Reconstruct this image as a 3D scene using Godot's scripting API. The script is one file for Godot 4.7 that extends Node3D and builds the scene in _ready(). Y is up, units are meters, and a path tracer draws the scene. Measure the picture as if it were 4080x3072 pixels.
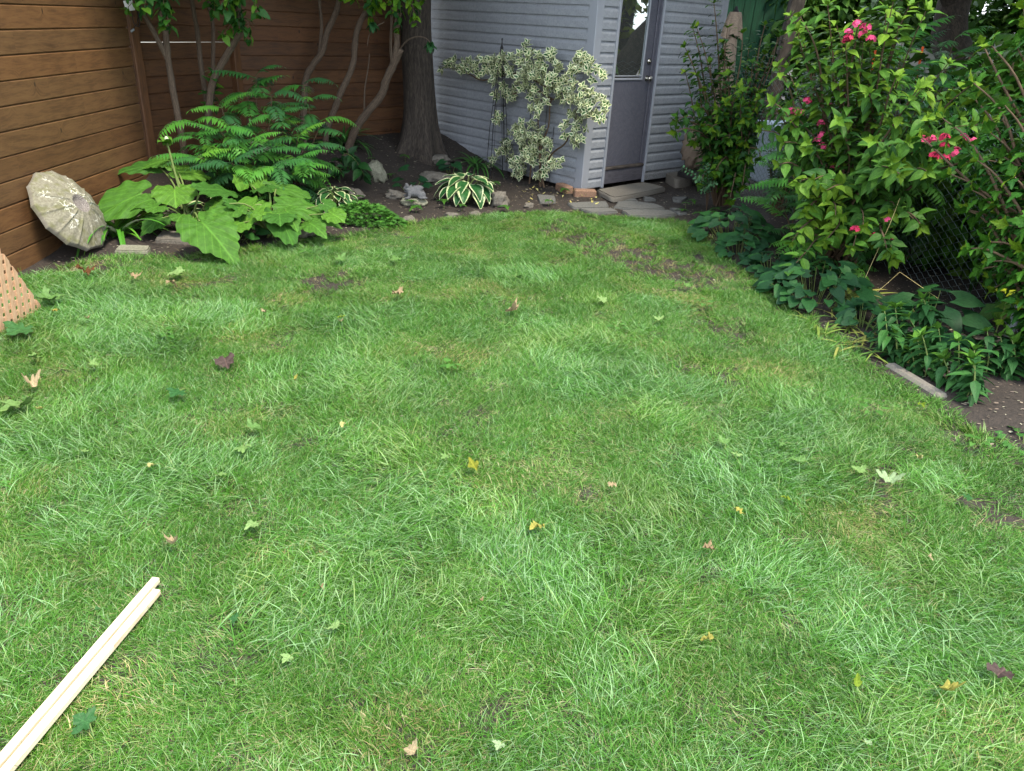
extends Node3D
# A fenced back garden: lawn, shrub beds, a sided shed.  Metres, y up.

var cam_inv: Transform3D
var M := {}
func _ready() -> void:
	# camera
	var cam := Camera3D.new()
	cam.name = "camera"
	cam.position = Vector3(0, 1.6, 0)
	cam.rotation_degrees = Vector3(-25.72, 0, 3.33)
	cam.fov = 53.94
	cam.near = 0.05
	cam.far = 600.0
	cam.current = true
	add_child(cam)
	cam_inv = cam.transform.affine_inverse()
	# sky and exposure: a bright, thinly overcast day
	var sm := ProceduralSkyMaterial.new()
	sm.sky_top_color = Color(0.80, 0.85, 0.91)
	sm.sky_horizon_color = Color(0.92, 0.94, 0.96)
	sm.sky_curve = 0.25
	sm.ground_bottom_color = Color(0.20, 0.22, 0.17)
	sm.ground_horizon_color = Color(0.55, 0.58, 0.55)
	var sky := Sky.new()
	sky.sky_material = sm
	var env := Environment.new()
	env.background_mode = Environment.BG_SKY
	env.sky = sky
	env.background_energy_multiplier = 1.0
	env.tonemap_mode = Environment.TONE_MAPPER_LINEAR
	env.tonemap_exposure = 3.8
	env.sdfgi_enabled = true
	env.ssao_enabled = true
	env.ssil_enabled = true
	var we := WorldEnvironment.new()
	we.name = "world_environment"
	we.environment = env
	add_child(we)
	# the veiled sun, high behind the camera's right shoulder
	var sun := DirectionalLight3D.new()
	sun.name = "sun"
	sun.light_color = Color(1.0, 0.96, 0.88)
	sun.light_energy = 0.5
	sun.light_angular_distance = 12.0
	sun.shadow_enabled = true
	sun.look_at_from_position(Vector3(3.0, 9.0, 3.2), Vector3.ZERO, Vector3.UP)
	add_child(sun)

	make_materials()
	print("materials")
	make_ground()
	make_fence()
	make_shed()
	make_chain_link()
	make_surroundings()
	print("structure")
	make_trees()
	make_shrubs()
	print("shrubs")
	make_bed_plants()
	make_right_bed()
	print("plants")
	make_objects()
	print("objects")
	make_lawn()
	print("lawn")
# ---------------------------------------------------------------- mesh building
class MB:
	var v := PackedVector3Array()
	var n := PackedVector3Array()
	var uv := PackedVector2Array()
	var c := PackedColorArray()
	var ix := PackedInt32Array()
	func p(pos: Vector3, u := Vector2.ZERO, col := Color.WHITE) -> int:
		v.append(pos); uv.append(u); c.append(col)
		return v.size() - 1
	func tri(a: int, b: int, d: int) -> void:
		ix.append(a); ix.append(b); ix.append(d)
	func quad(a: int, b: int, d: int, e: int) -> void:
		ix.append(a); ix.append(b); ix.append(d)
		ix.append(a); ix.append(d); ix.append(e)
	# four corners seen from outside, clockwise
	func face(a: Vector3, b: Vector3, d: Vector3, e: Vector3, ua := Vector2.ZERO, ub := Vector2(1, 0), ud := Vector2(1, 1), ue := Vector2(0, 1), col := Color.WHITE) -> void:
		var i := p(a, ua, col)
		p(b, ub, col); p(d, ud, col); p(e, ue, col)
		quad(i, i + 1, i + 2, i + 3)
	# chamfered box; u runs along x, v across
	func box(t: Transform3D, s: Vector3, bev := 0.0, uo := Vector2.ZERO, us := 1.0, col := Color.WHITE) -> void:
		var h := s * 0.5
		var b := minf(bev, minf(h.x, minf(h.y, h.z)) * 0.9)
		var ax := [Vector3.RIGHT, Vector3.UP, Vector3.BACK]
		for k in 3:
			for sg in [-1.0, 1.0]:
				var nn: Vector3 = ax[k] * sg
				var a: Vector3 = ax[(k + 1) % 3]
				var d: Vector3 = ax[(k + 2) % 3]
				var ha: float = absf(h.dot(a)) - b
				var hd: float = absf(h.dot(d)) - b
				var ce: Vector3 = nn * absf(h.dot(ax[k]))
				var q := [ce - a * ha - d * hd, ce + a * ha - d * hd, ce + a * ha + d * hd, ce - a * ha + d * hd]
				var i := v.size()
				for w in q:
					var u2 := Vector2(w.x, w.z + w.y) if k != 0 else Vector2(w.z, w.y)
					p(t * w, uo + u2 * us, col)
				if sg > 0: quad(i + 3, i + 2, i + 1, i)
				else: quad(i, i + 1, i + 2, i + 3)
		if b > 0.0:
			for k in 3:
				var a2: Vector3 = ax[k]
				var d2: Vector3 = ax[(k + 1) % 3]
				var e2: Vector3 = ax[(k + 2) % 3]
				var la: float = absf(h.dot(a2)) - b
				for s1 in [-1.0, 1.0]:
					for s2 in [-1.0, 1.0]:
						var e1: Vector3 = d2 * s1 * absf(h.dot(d2)) + e2 * s2 * (absf(h.dot(e2)) - b)
						var f1: Vector3 = d2 * s1 * (absf(h.dot(d2)) - b) + e2 * s2 * absf(h.dot(e2))
						var i := v.size()
						for w in [e1 - a2 * la, f1 - a2 * la, f1 + a2 * la, e1 + a2 * la]:
							p(t * w, uo + Vector2(w.x, w.z + w.y) * us, col)
						if s1 * s2 > 0: quad(i + 3, i + 2, i + 1, i)
						else: quad(i, i + 1, i + 2, i + 3)
			for s1 in [-1.0, 1.0]:
				for s2 in [-1.0, 1.0]:
					for s3 in [-1.0, 1.0]:
						var sv := Vector3(s1, s2, s3)
						var i := v.size()
						p(t * (sv * Vector3(h.x, h.y - b, h.z - b)), uo, col)
						p(t * (sv * Vector3(h.x - b, h.y, h.z - b)), uo, col)
						p(t * (sv * Vector3(h.x - b, h.y - b, h.z)), uo, col)
						if s1 * s2 * s3 > 0: tri(i, i + 2, i + 1)
						else: tri(i, i + 1, i + 2)
	func tube(pts: Array, rad: Array, sides := 7, vs := 1.0, col := Color.WHITE, bump := 0.0, cap := true, sd := 0) -> void:
		var m := pts.size()
		var t0: Vector3 = (pts[1] - pts[0]).normalized()
		var up := Vector3.UP if absf(t0.y) < 0.9 else Vector3.RIGHT
		var x := t0.cross(up).normalized()
		var start := v.size()
		var len := 0.0
		for k in m:
			var tg: Vector3 = (pts[mini(k + 1, m - 1)] - pts[maxi(k - 1, 0)]).normalized()
			x = (x - tg * x.dot(tg)).normalized()
			var y := tg.cross(x)
			if k > 0: len += (pts[k] as Vector3).distance_to(pts[k - 1])
			for s in sides + 1:
				var a := TAU * float(s % sides) / sides
				var r: float = rad[k]
				if bump > 0.0:
					r *= 1.0 + bump * (sin(a * 2.0 + k * 1.7 + sd) * 0.5 + sin(a * 3.0 - k * 2.3 + sd * 3) * 0.5)
				p(pts[k] + (x * cos(a) + y * sin(a)) * r, Vector2(float(s) / sides, len * vs), col)
		for k in m - 1:
			for s in sides:
				var i := start + k * (sides + 1) + s
				quad(i, i + sides + 1, i + sides + 2, i + 1)
		if cap:
			var e := p(pts[m - 1], Vector2(0.5, len * vs), col)
			var bse := start + (m - 1) * (sides + 1)
			for s in sides: tri(bse + s, e, bse + s + 1)
	# profile of Vector2(radius, height) turned round y
	func lathe(t: Transform3D, prof: Array, sides := 16, col := Color.WHITE) -> void:
		var start := v.size()
		for k in prof.size():
			for s in sides + 1:
				var a := TAU * float(s % sides) / sides
				p(t * Vector3(cos(a) * prof[k].x, prof[k].y, sin(a) * prof[k].x), Vector2(float(s) / sides, prof[k].y), col)
		for k in prof.size() - 1:
			for s in sides:
				var i := start + k * (sides + 1) + s
				quad(i, i + 1, i + sides + 2, i + sides + 1)
	func add(o: MB, t: Transform3D, col := Color.WHITE) -> void:
		var b := v.size()
		for q in o.v: v.append(t * q)
		uv.append_array(o.uv)
		for q in o.c: c.append(q * col)
		for q in o.ix: ix.append(q + b)
	func mesh(mat: Material, colors := false) -> ArrayMesh:
		var nn := PackedVector3Array()
		nn.resize(v.size())
		for k in range(0, ix.size(), 3):
			var a := v[ix[k]]
			var f := (v[ix[k + 2]] - a).cross(v[ix[k + 1]] - a)
			nn[ix[k]] += f; nn[ix[k + 1]] += f; nn[ix[k + 2]] += f
		for k in nn.size():
			nn[k] = nn[k].normalized() if nn[k].length_squared() > 1e-20 else Vector3.UP
		var arr := []
		arr.resize(Mesh.ARRAY_MAX)
		arr[Mesh.ARRAY_VERTEX] = v
		arr[Mesh.ARRAY_NORMAL] = nn
		arr[Mesh.ARRAY_TEX_UV] = uv
		if colors: arr[Mesh.ARRAY_COLOR] = c
		arr[Mesh.ARRAY_INDEX] = ix
		var am := ArrayMesh.new()
		am.add_surface_from_arrays(Mesh.PRIMITIVE_TRIANGLES, arr)
		am.surface_set_material(0, mat)
		return am

# ---------------------------------------------------------------- scene building
var used := {}
func numbered(called: String) -> String:
	var k: int = used.get(called, 0)
	used[called] = k + 1
	return called if k == 0 else "%s_%03d" % [called, k]

func meta(o: Node, label: String, category: String, group := "", kind := "") -> void:
	if label: o.set_meta("label", label)
	if category: o.set_meta("category", category)
	if group: o.set_meta("group", group)
	if kind: o.set_meta("kind", kind)

func thing(called: String, label: String, category: String, at := Vector3.ZERO, turn := 0.0, group := "") -> Node3D:
	var o := Node3D.new()
	o.name = numbered(called)
	add_child(o)
	o.position = at
	o.rotation.y = turn
	meta(o, label, category, group)
	return o

func obj(called: String, m: Mesh, parent: Node = null, t := Transform3D.IDENTITY, mat: Material = null) -> MeshInstance3D:
	var o := MeshInstance3D.new()
	o.mesh = m
	o.transform = t
	if mat: o.material_override = mat
	if parent == null:
		o.name = numbered(called)
		add_child(o)
	else:
		o.name = called
		parent.add_child(o, true)
	return o

func struct(called: String, m: Mesh, label := "") -> MeshInstance3D:
	var o := obj(called, m)
	meta(o, label, "", "", "structure")
	return o

func many(called: String, m: Mesh, xf: Array, cols: Array, parent: Node = null) -> MultiMeshInstance3D:
	var mm := MultiMesh.new()
	mm.transform_format = MultiMesh.TRANSFORM_3D
	mm.use_colors = not cols.is_empty()
	mm.mesh = m
	mm.instance_count = xf.size()
	for k in xf.size():
		mm.set_instance_transform(k, xf[k])
		if not cols.is_empty(): mm.set_instance_color(k, cols[k])
	var o := MultiMeshInstance3D.new()
	o.multimesh = mm
	if parent == null:
		o.name = numbered(called)
		add_child(o)
	else:
		o.name = called
		parent.add_child(o, true)
	return o

func rng(s: int) -> RandomNumberGenerator:
	var r := RandomNumberGenerator.new()
	r.seed = s
	return r

func sstep(a: float, b: float, x: float) -> float:
	var t := clampf((x - a) / (b - a), 0.0, 1.0)
	return t * t * (3.0 - 2.0 * t)

# the ground climbs towards the back fence and dips a little by the side fence
func terr(x: float, z: float) -> float:
	var d := (x + 2.88) * 0.744 + (z + 7.92) * 0.668
	return 0.34 * (1.0 - sstep(-0.3, 1.7, d)) * sstep(-5.6, -7.2, z) * (1.0 - sstep(0.2, 0.9, x)) - 0.06 * sstep(-2.7, -3.2, x) * sstep(-5.6, -4.9, z)

func on(x: float, z: float, dy := 0.0) -> Vector3:
	return Vector3(x, terr(x, z) + dy, z)

# a frame whose +z runs from a to b and whose +y is as near to up as it can be
func along(a: Vector3, b: Vector3, up := Vector3.UP) -> Transform3D:
	var z := (b - a).normalized()
	var x := up.cross(z)
	if x.length() < 0.01: x = Vector3.RIGHT.cross(z)
	x = x.normalized()
	return Transform3D(Basis(x, z.cross(x), z), a)

func rot(t: Transform3D, s: Vector3) -> Transform3D:
	return Transform3D(t.basis * Basis.from_scale(s), t.origin)

func spline(pts: Array, per := 4) -> Array:
	var out := []
	for k in pts.size() - 1:
		var a: Vector3 = pts[maxi(k - 1, 0)]
		var b: Vector3 = pts[k]
		var d: Vector3 = pts[k + 1]
		var e: Vector3 = pts[mini(k + 2, pts.size() - 1)]
		for s in per:
			out.append(b.cubic_interpolate(d, a, e, float(s) / per))
	out.append(pts[pts.size() - 1])
	return out

func taper(m: int, r0: float, r1: float) -> Array:
	var a := []
	for k in m: a.append(lerpf(r0, r1, float(k) / (m - 1)))
	return a

# is a point inside the camera's picture (only used to choose which leaves are built one by one)
func seen(q: Vector3) -> bool:
	var l := cam_inv * q
	if l.z > -0.3: return false
	return absf(l.x / -l.z) < 0.69 and absf(l.y / -l.z) < 0.525

# ---------------------------------------------------------------- materials
func mat(col: Color, rough := 0.8, back := 0.0, tex: Texture2D = null) -> StandardMaterial3D:
	var m := StandardMaterial3D.new()
	m.albedo_color = col
	m.roughness = rough
	if tex: m.albedo_texture = tex
	if back > 0.0:
		m.metallic_specular = 0.3
		m.backlight_enabled = true
		m.backlight = Color(back, back, back)
		m.cull_mode = BaseMaterial3D.CULL_DISABLED
	return m

func noise(freq: float, s: int, oct := 3, kind := FastNoiseLite.TYPE_SIMPLEX_SMOOTH) -> FastNoiseLite:
	var f := FastNoiseLite.new()
	f.noise_type = kind
	f.frequency = freq
	f.seed = s
	f.fractal_octaves = oct
	return f

func image(w: int, h: int, fn: Callable) -> ImageTexture:
	var im := Image.create(w, h, false, Image.FORMAT_RGB8)
	for y in h:
		for x in w:
			im.set_pixel(x, y, fn.call(float(x) / w, float(y) / h))
	im.generate_mipmaps()
	return ImageTexture.create_from_image(im)

func mixc(a: Color, b: Color, t: float) -> Color:
	return a.lerp(b, clampf(t, 0.0, 1.0))

# wood: u runs along the grain
func wood_tex(w: int, h: int, dark: Color, mid: Color, light: Color, knots: Array, s: int, patch := 0.5) -> ImageTexture:
	var f1 := noise(1.0, s, 4)
	var f2 := noise(1.0, s + 1, 3)
	var f3 := noise(1.0, s + 2, 2)
	return image(w, h, func(u: float, v: float) -> Color:
		var bend := f2.get_noise_2d(u * 2.0, v * 3.0) * 0.02
		var kd := 0.0
		for k in knots:
			var dx: float = (u - k.x) * 2.2
			var dy: float = v - k.y
			var r := sqrt(dx * dx + dy * dy)
			bend += 0.035 * exp(-r * r * 300.0) * signf(dy)
			kd = maxf(kd, 1.0 - r / 0.016)
		var g := f1.get_noise_2d(u * 7.0, (v + bend) * 110.0) * 0.6 + sin((v + bend) * 120.0 + f3.get_noise_2d(u * 1.5, v * 3.0) * 3.5) * 0.13
		var p := f3.get_noise_2d(u * 4.0 + 40.0, v * 6.0) * patch + f2.get_noise_2d(u * 9.0, v * 40.0) * patch * 0.4
		var c := mixc(mid, light, g * 0.9 + p + 0.15)
		c = mixc(c, dark, -g * 0.8 - p * 0.8)
		return mixc(c, dark * 0.6, kd * 1.6))

func speck_tex(sz: int, a: Color, b: Color, d: Color, freq: float, s: int) -> ImageTexture:
	var f1 := noise(1.0, s, 4)
	var f2 := noise(1.0, s + 5, 3)
	return image(sz, sz, func(u: float, v: float) -> Color:
		# wraps: the noise is read on a torus
		var x := cos(u * TAU) * freq
		var y := sin(u * TAU) * freq
		var z := cos(v * TAU) * freq
		var w := sin(v * TAU) * freq
		var q := f1.get_noise_3d(x + z, y + w, z - y)
		var r := f2.get_noise_3d(x * 5.0 + z * 3.0, y * 5.0 - w * 3.0, w * 5.0 + z * 2.0)
		return mixc(mixc(a, b, q * 1.4 + 0.5), d, r * 1.6))
func make_materials() -> void:
	M.soil = mat(Color.WHITE, 0.95, 0.0, speck_tex(512, Color(0.14, 0.118, 0.105), Color(0.205, 0.175, 0.155), Color(0.31, 0.27, 0.235), 7.0, 3))
	M.soil.uv1_triplanar = true
	M.soil.uv1_world_triplanar = true
	M.soil.uv1_scale = Vector3(0.9, 0.9, 0.9)
	M.fence = mat(Color.WHITE, 0.62, 0.0, wood_tex(1024, 256, Color(0.235, 0.16, 0.095), Color(0.415, 0.295, 0.18), Color(0.49, 0.365, 0.23), [Vector2(0.12, 0.3), Vector2(0.43, 0.72), Vector2(0.66, 0.2), Vector2(0.87, 0.6), Vector2(0.3, 0.9)], 11, 0.28))
	M.fence2 = mat(Color.WHITE, 0.66, 0.0, wood_tex(1024, 256, Color(0.18, 0.115, 0.07), Color(0.36, 0.235, 0.135), Color(0.43, 0.29, 0.17), [Vector2(0.2, 0.6), Vector2(0.55, 0.25), Vector2(0.78, 0.8)], 21, 0.28))
	for q in ["fence", "fence2"]:
		M[q + "_set"] = [M[q]]
		for tint in [Color(0.90, 0.89, 0.88), Color(1.0, 0.975, 0.95), Color(0.95, 0.96, 0.97)]:
			var d: StandardMaterial3D = M[q].duplicate()
			d.albedo_color = tint
			M[q + "_set"].append(d)
	M.pine = mat(Color.WHITE, 0.7, 0.0, wood_tex(512, 128, Color(0.66, 0.54, 0.40), Color(0.85, 0.78, 0.67), Color(0.91, 0.87, 0.78), [Vector2(0.35, 0.5), Vector2(0.8, 0.48)], 31, 0.3))
	M.cedar = mat(Color.WHITE, 0.75, 0.0, wood_tex(512, 128, Color(0.62, 0.45, 0.34), Color(0.81, 0.65, 0.52), Color(0.88, 0.75, 0.62), [Vector2(0.6, 0.4)], 41, 0.2))
	M.siding = mat(Color.WHITE, 0.55, 0.0, speck_tex(256, Color(0.565, 0.58, 0.61), Color(0.60, 0.615, 0.645), Color(0.51, 0.525, 0.55), 2.0, 7))
	M.siding_dirty = mat(Color.WHITE, 0.7, 0.0, speck_tex(256, Color(0.52, 0.53, 0.545), Color(0.57, 0.58, 0.60), Color(0.24, 0.215, 0.19), 5.0, 8))
	M.siding_dirty.uv1_triplanar = true
	M.siding_dirty.uv1_scale = Vector3(1.1, 1.1, 1.1)
	M.trim = mat(Color(0.58, 0.595, 0.63), 0.5)
	M.door = mat(Color.WHITE, 0.5, 0.0, speck_tex(256, Color(0.32, 0.325, 0.37), Color(0.355, 0.36, 0.405), Color(0.41, 0.40, 0.43), 3.0, 17))
	M.kick = mat(Color.WHITE, 0.75, 0.0, wood_tex(512, 128, Color(0.20, 0.20, 0.22), Color(0.32, 0.31, 0.34), Color(0.38, 0.37, 0.40), [], 51, 0.3))
	M.sillwood = mat(Color.WHITE, 0.9, 0.0, wood_tex(512, 128, Color(0.13, 0.115, 0.105), Color(0.25, 0.225, 0.21), Color(0.36, 0.33, 0.31), [], 61, 0.7))
	M.glass = mat(Color(0.84, 0.87, 0.86), 0.02)
	M.glass.metallic = 0.95
	M.chrome = mat(Color(0.75, 0.73, 0.70), 0.22)
	M.chrome.metallic = 1.0
	M.dark = mat(Color(0.10, 0.10, 0.11), 0.7)
	M.inside = mat(Color(0.42, 0.40, 0.37), 0.9)
	M.shingle = mat(Color(0.30, 0.29, 0.28), 0.95)
	M.white = mat(Color(0.80, 0.80, 0.78), 0.8)
	M.black_wire = mat(Color(0.40, 0.46, 0.47), 0.5)
	M.galv = mat(Color.WHITE, 0.5, 0.0, speck_tex(128, Color(0.50, 0.54, 0.56), Color(0.60, 0.64, 0.66), Color(0.42, 0.44, 0.46), 2.0, 71))
	M.galv.metallic = 0.5
	M.stone = mat(Color.WHITE, 0.92, 0.0, speck_tex(256, Color(0.385, 0.365, 0.335), Color(0.485, 0.46, 0.425), Color(0.28, 0.26, 0.24), 2.2, 81))
	M.stone2 = mat(Color.WHITE, 0.95, 0.0, speck_tex(256, Color(0.45, 0.44, 0.38), Color(0.60, 0.59, 0.53), Color(0.27, 0.30, 0.20), 3.0, 91))
	M.flag = mat(Color.WHITE, 0.93, 0.0, speck_tex(256, Color(0.36, 0.36, 0.355), Color(0.45, 0.445, 0.43), Color(0.30, 0.30, 0.28), 3.0, 101))
	M.concrete = mat(Color.WHITE, 0.93, 0.0, speck_tex(256, Color(0.42, 0.40, 0.37), Color(0.50, 0.475, 0.44), Color(0.33, 0.31, 0.28), 4.0, 111))
	M.brick = mat(Color.WHITE, 0.92, 0.0, speck_tex(256, Color(0.52, 0.40, 0.33), Color(0.62, 0.49, 0.40), Color(0.42, 0.34, 0.28), 3.0, 121))
	for k in ["stone", "stone2", "flag", "concrete", "brick"]:
		M[k].uv1_triplanar = true
		M[k].uv1_scale = Vector3(3, 3, 3)
	M.siding.uv1_triplanar = true
	M.siding.uv1_scale = Vector3(0.8, 0.8, 0.8)
	M.door.uv1_triplanar = true
	M.bark = mat(Color.WHITE, 0.95, 0.0, bark_tex(Color(0.19, 0.165, 0.145), Color(0.29, 0.255, 0.225), Color(0.10, 0.088, 0.078), 131))
	M.bark2 = mat(Color.WHITE, 0.93, 0.0, bark_tex(Color(0.31, 0.255, 0.21), Color(0.42, 0.36, 0.30), Color(0.18, 0.145, 0.12), 141))
	M.twig = mat(Color(0.36, 0.29, 0.22), 0.85)
	M.gstem = mat(Color(0.40, 0.47, 0.24), 0.7)

func bark_tex(a: Color, b: Color, d: Color, s: int) -> ImageTexture:
	var f1 := noise(1.0, s, 4)
	var f2 := noise(1.0, s + 1, 3)
	return image(256, 512, func(u: float, v: float) -> Color:
		var x := cos(u * TAU) * 3.2
		var y := sin(u * TAU) * 3.2
		var g := f1.get_noise_3d(x * 6.0, y * 6.0, v * 15.0)
		var r := f2.get_noise_3d(x, y, v * 4.0)
		return mixc(mixc(a, b, g * 1.2 + r + 0.4), d, -g * 2.2 - 0.25))

func make_ground() -> void:
	# near ground, fine enough for the rise of the beds; it goes on flat to the horizon
	var b := MB.new()
	var xs := []
	var zs := []
	for k in 81: xs.append(-4.0 + k * 0.1)
	for k in 121: zs.append(1.5 - k * 0.1)
	xs.push_front(-12.0); xs.push_front(-250.0); xs.append(14.0); xs.append(250.0)
	zs.push_front(12.0); zs.push_front(250.0); zs.append(-20.0); zs.append(-250.0)
	var f := noise(2.5, 5, 3)
	for z in zs:
		for x in xs:
			var y := terr(x, z)
			if x > -3.9 and x < 3.9 and z > -10.4 and z < 1.4: y += f.get_noise_2d(x * 3.0, z * 3.0) * 0.012
			b.p(Vector3(x, y, z))
	var w: int = xs.size()
	for j in zs.size() - 1:
		for i in w - 1:
			b.quad(j * w + i, (j + 1) * w + i, (j + 1) * w + i + 1, j * w + i + 1)
	var g := struct("ground", b.mesh(M.soil))
	g.set_meta("label", "dark brown garden soil")

func board(parent: Node, called: String, a: Vector3, b: Vector3, h: float, th: float, m: Material, r: RandomNumberGenerator, bev := 0.004, lip := 0.0) -> void:
	# a plank standing on edge from a to b
	var mb := MB.new()
	var l := a.distance_to(b)
	mb.box(Transform3D(Basis.IDENTITY, Vector3.ZERO), Vector3(l, h, th), bev, Vector2(r.randf() * 3.0, r.randf()), 0.8)
	# a tongue at the back that covers the joint below
	if lip > 0.0: mb.box(Transform3D(Basis.IDENTITY, Vector3(0, -h * 0.5 - lip * 0.5 + 0.006, -th * 0.3)), Vector3(l, lip + 0.012, th * 0.36), 0.0, Vector2(r.randf(), r.randf()), 0.8)
	var z := (b - a).normalized()
	var yy := (Vector3.UP - z * z.y).normalized() if absf(z.y) < 0.9 else Vector3.LEFT
	obj(called, mb.mesh(m), parent, Transform3D(Basis(z, yy, z.cross(yy)), (a + b) * 0.5))

func make_fence() -> void:
	var r := rng(1)
	var p0 := Vector3(-3.222, 0, -0.5)
	var pm := Vector3(-3.292, 0, -4.41)
	var p1 := Vector3(-3.334, 0, -6.854)
	var p2 := Vector3(-2.883, 0, -7.916)
	var p3 := Vector3(-1.32, 0, -9.66)
	var t := thing("wooden_fence", "brown stained horizontal board fence with posts, along the lawn side and behind the tree", "fence")
	for seg in [[p0, pm, 0.066, 0.1458, 0.0045], [pm, p1, 0.066, 0.1458, 0.0065]]:
		var d: Vector3 = (seg[1] - seg[0]).normalized()
		for k in range(-1, 13):
			var y0: float = seg[2] + seg[3] * k + seg[4] * 0.5 + r.randf_range(-0.0015, 0.0015)
			var y1: float = seg[2] + seg[3] * (k + 1) - seg[4] * 0.5
			var e := r.randf_range(-0.003, 0.003)
			var yc := (y0 + y1) * 0.5
			board(t, "board", seg[0] + d * 0.01 + Vector3(0, yc + e, 0), seg[1] - d * 0.05 + Vector3(0, yc - e, 0), y1 - y0, 0.026, M.fence_set[r.randi() % 4], r, 0.005, 0.012)
	for seg in [[p1, p2, 0.04, 0.1365, 0.0056], [p2, p3, 0.0755, 0.1345, 0.0055]]:
		var d: Vector3 = (seg[1] - seg[0]).normalized()
		for k in range(-1, 14):
			var gp: float = seg[4] * r.randf_range(0.4, 1.0)
			var y0: float = seg[2] + seg[3] * k + gp * 0.5
			var y1: float = seg[2] + seg[3] * (k + 1) - seg[4] * 0.5
			var e := r.randf_range(-0.003, 0.003)
			var yc := (y0 + y1) * 0.5
			board(t, "board", seg[0] + d * 0.05 + Vector3(0, yc + e, 0), seg[1] - d * 0.05 + Vector3(0, yc - e, 0), y1 - y0, 0.025, M.fence2_set[r.randi() % 4], r, 0.004, 0.0 if (seg[4] > 0.00555 and k == 9) or false else 0.012)
	for q in [p0 + Vector3(-0.06, 0, 0), pm + Vector3(-0.07, 0, 0), p1 + Vector3(0.012, 0, 0.0), p2 + Vector3(0.02, 0, 0.012), p3]:
		var mb := MB.new()
		mb.box(Transform3D(Basis(Vector3.UP, Vector3.LEFT, Vector3.BACK), Vector3.ZERO), Vector3(2.2, 0.088, 0.088), 0.006, Vector2(r.randf(), r.randf()), 0.8)
		obj("post", mb.mesh(M.fence2), t, Transform3D(Basis(Vector3.UP, -0.35), q + Vector3(0, 0.85, 0)))

func plank_profile(x0: float, x1: float) -> MB:
	# Dutch-lap siding: flat face below, a cove running back at the top; x along the wall, z out
	var m := MB.new()
	var pr := [Vector2(0.0, 0.002), Vector2(0.0, 0.019), Vector2(0.003, 0.0205), Vector2(0.058, 0.0195), Vector2(0.066, 0.0165), Vector2(0.084, 0.006), Vector2(0.104, 0.003)]
	for k in pr.size() - 1:
		var a: Vector2 = pr[k]
		var b: Vector2 = pr[k + 1]
		m.face(Vector3(x0, a.x, a.y), Vector3(x0, b.x, b.y), Vector3(x1, b.x, b.y), Vector3(x1, a.x, a.y))
	for x in [x0, x1]:
		for k in range(1, pr.size() - 1):
			m.face(Vector3(x, pr[k].x, 0.0), Vector3(x, pr[k].x, pr[k].y), Vector3(x, pr[k + 1].x, pr[k + 1].y), Vector3(x, pr[k + 1].x, 0.0))
	return m

func bx(parent: Node, called: String, a: Vector3, b: Vector3, m: Material, bev := 0.003) -> MeshInstance3D:
	var mb := MB.new()
	mb.box(Transform3D(Basis.IDENTITY, Vector3.ZERO), b - a, bev)
	return obj(called, mb.mesh(m), parent, Transform3D(Basis.IDENTITY, (a + b) * 0.5))

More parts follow.
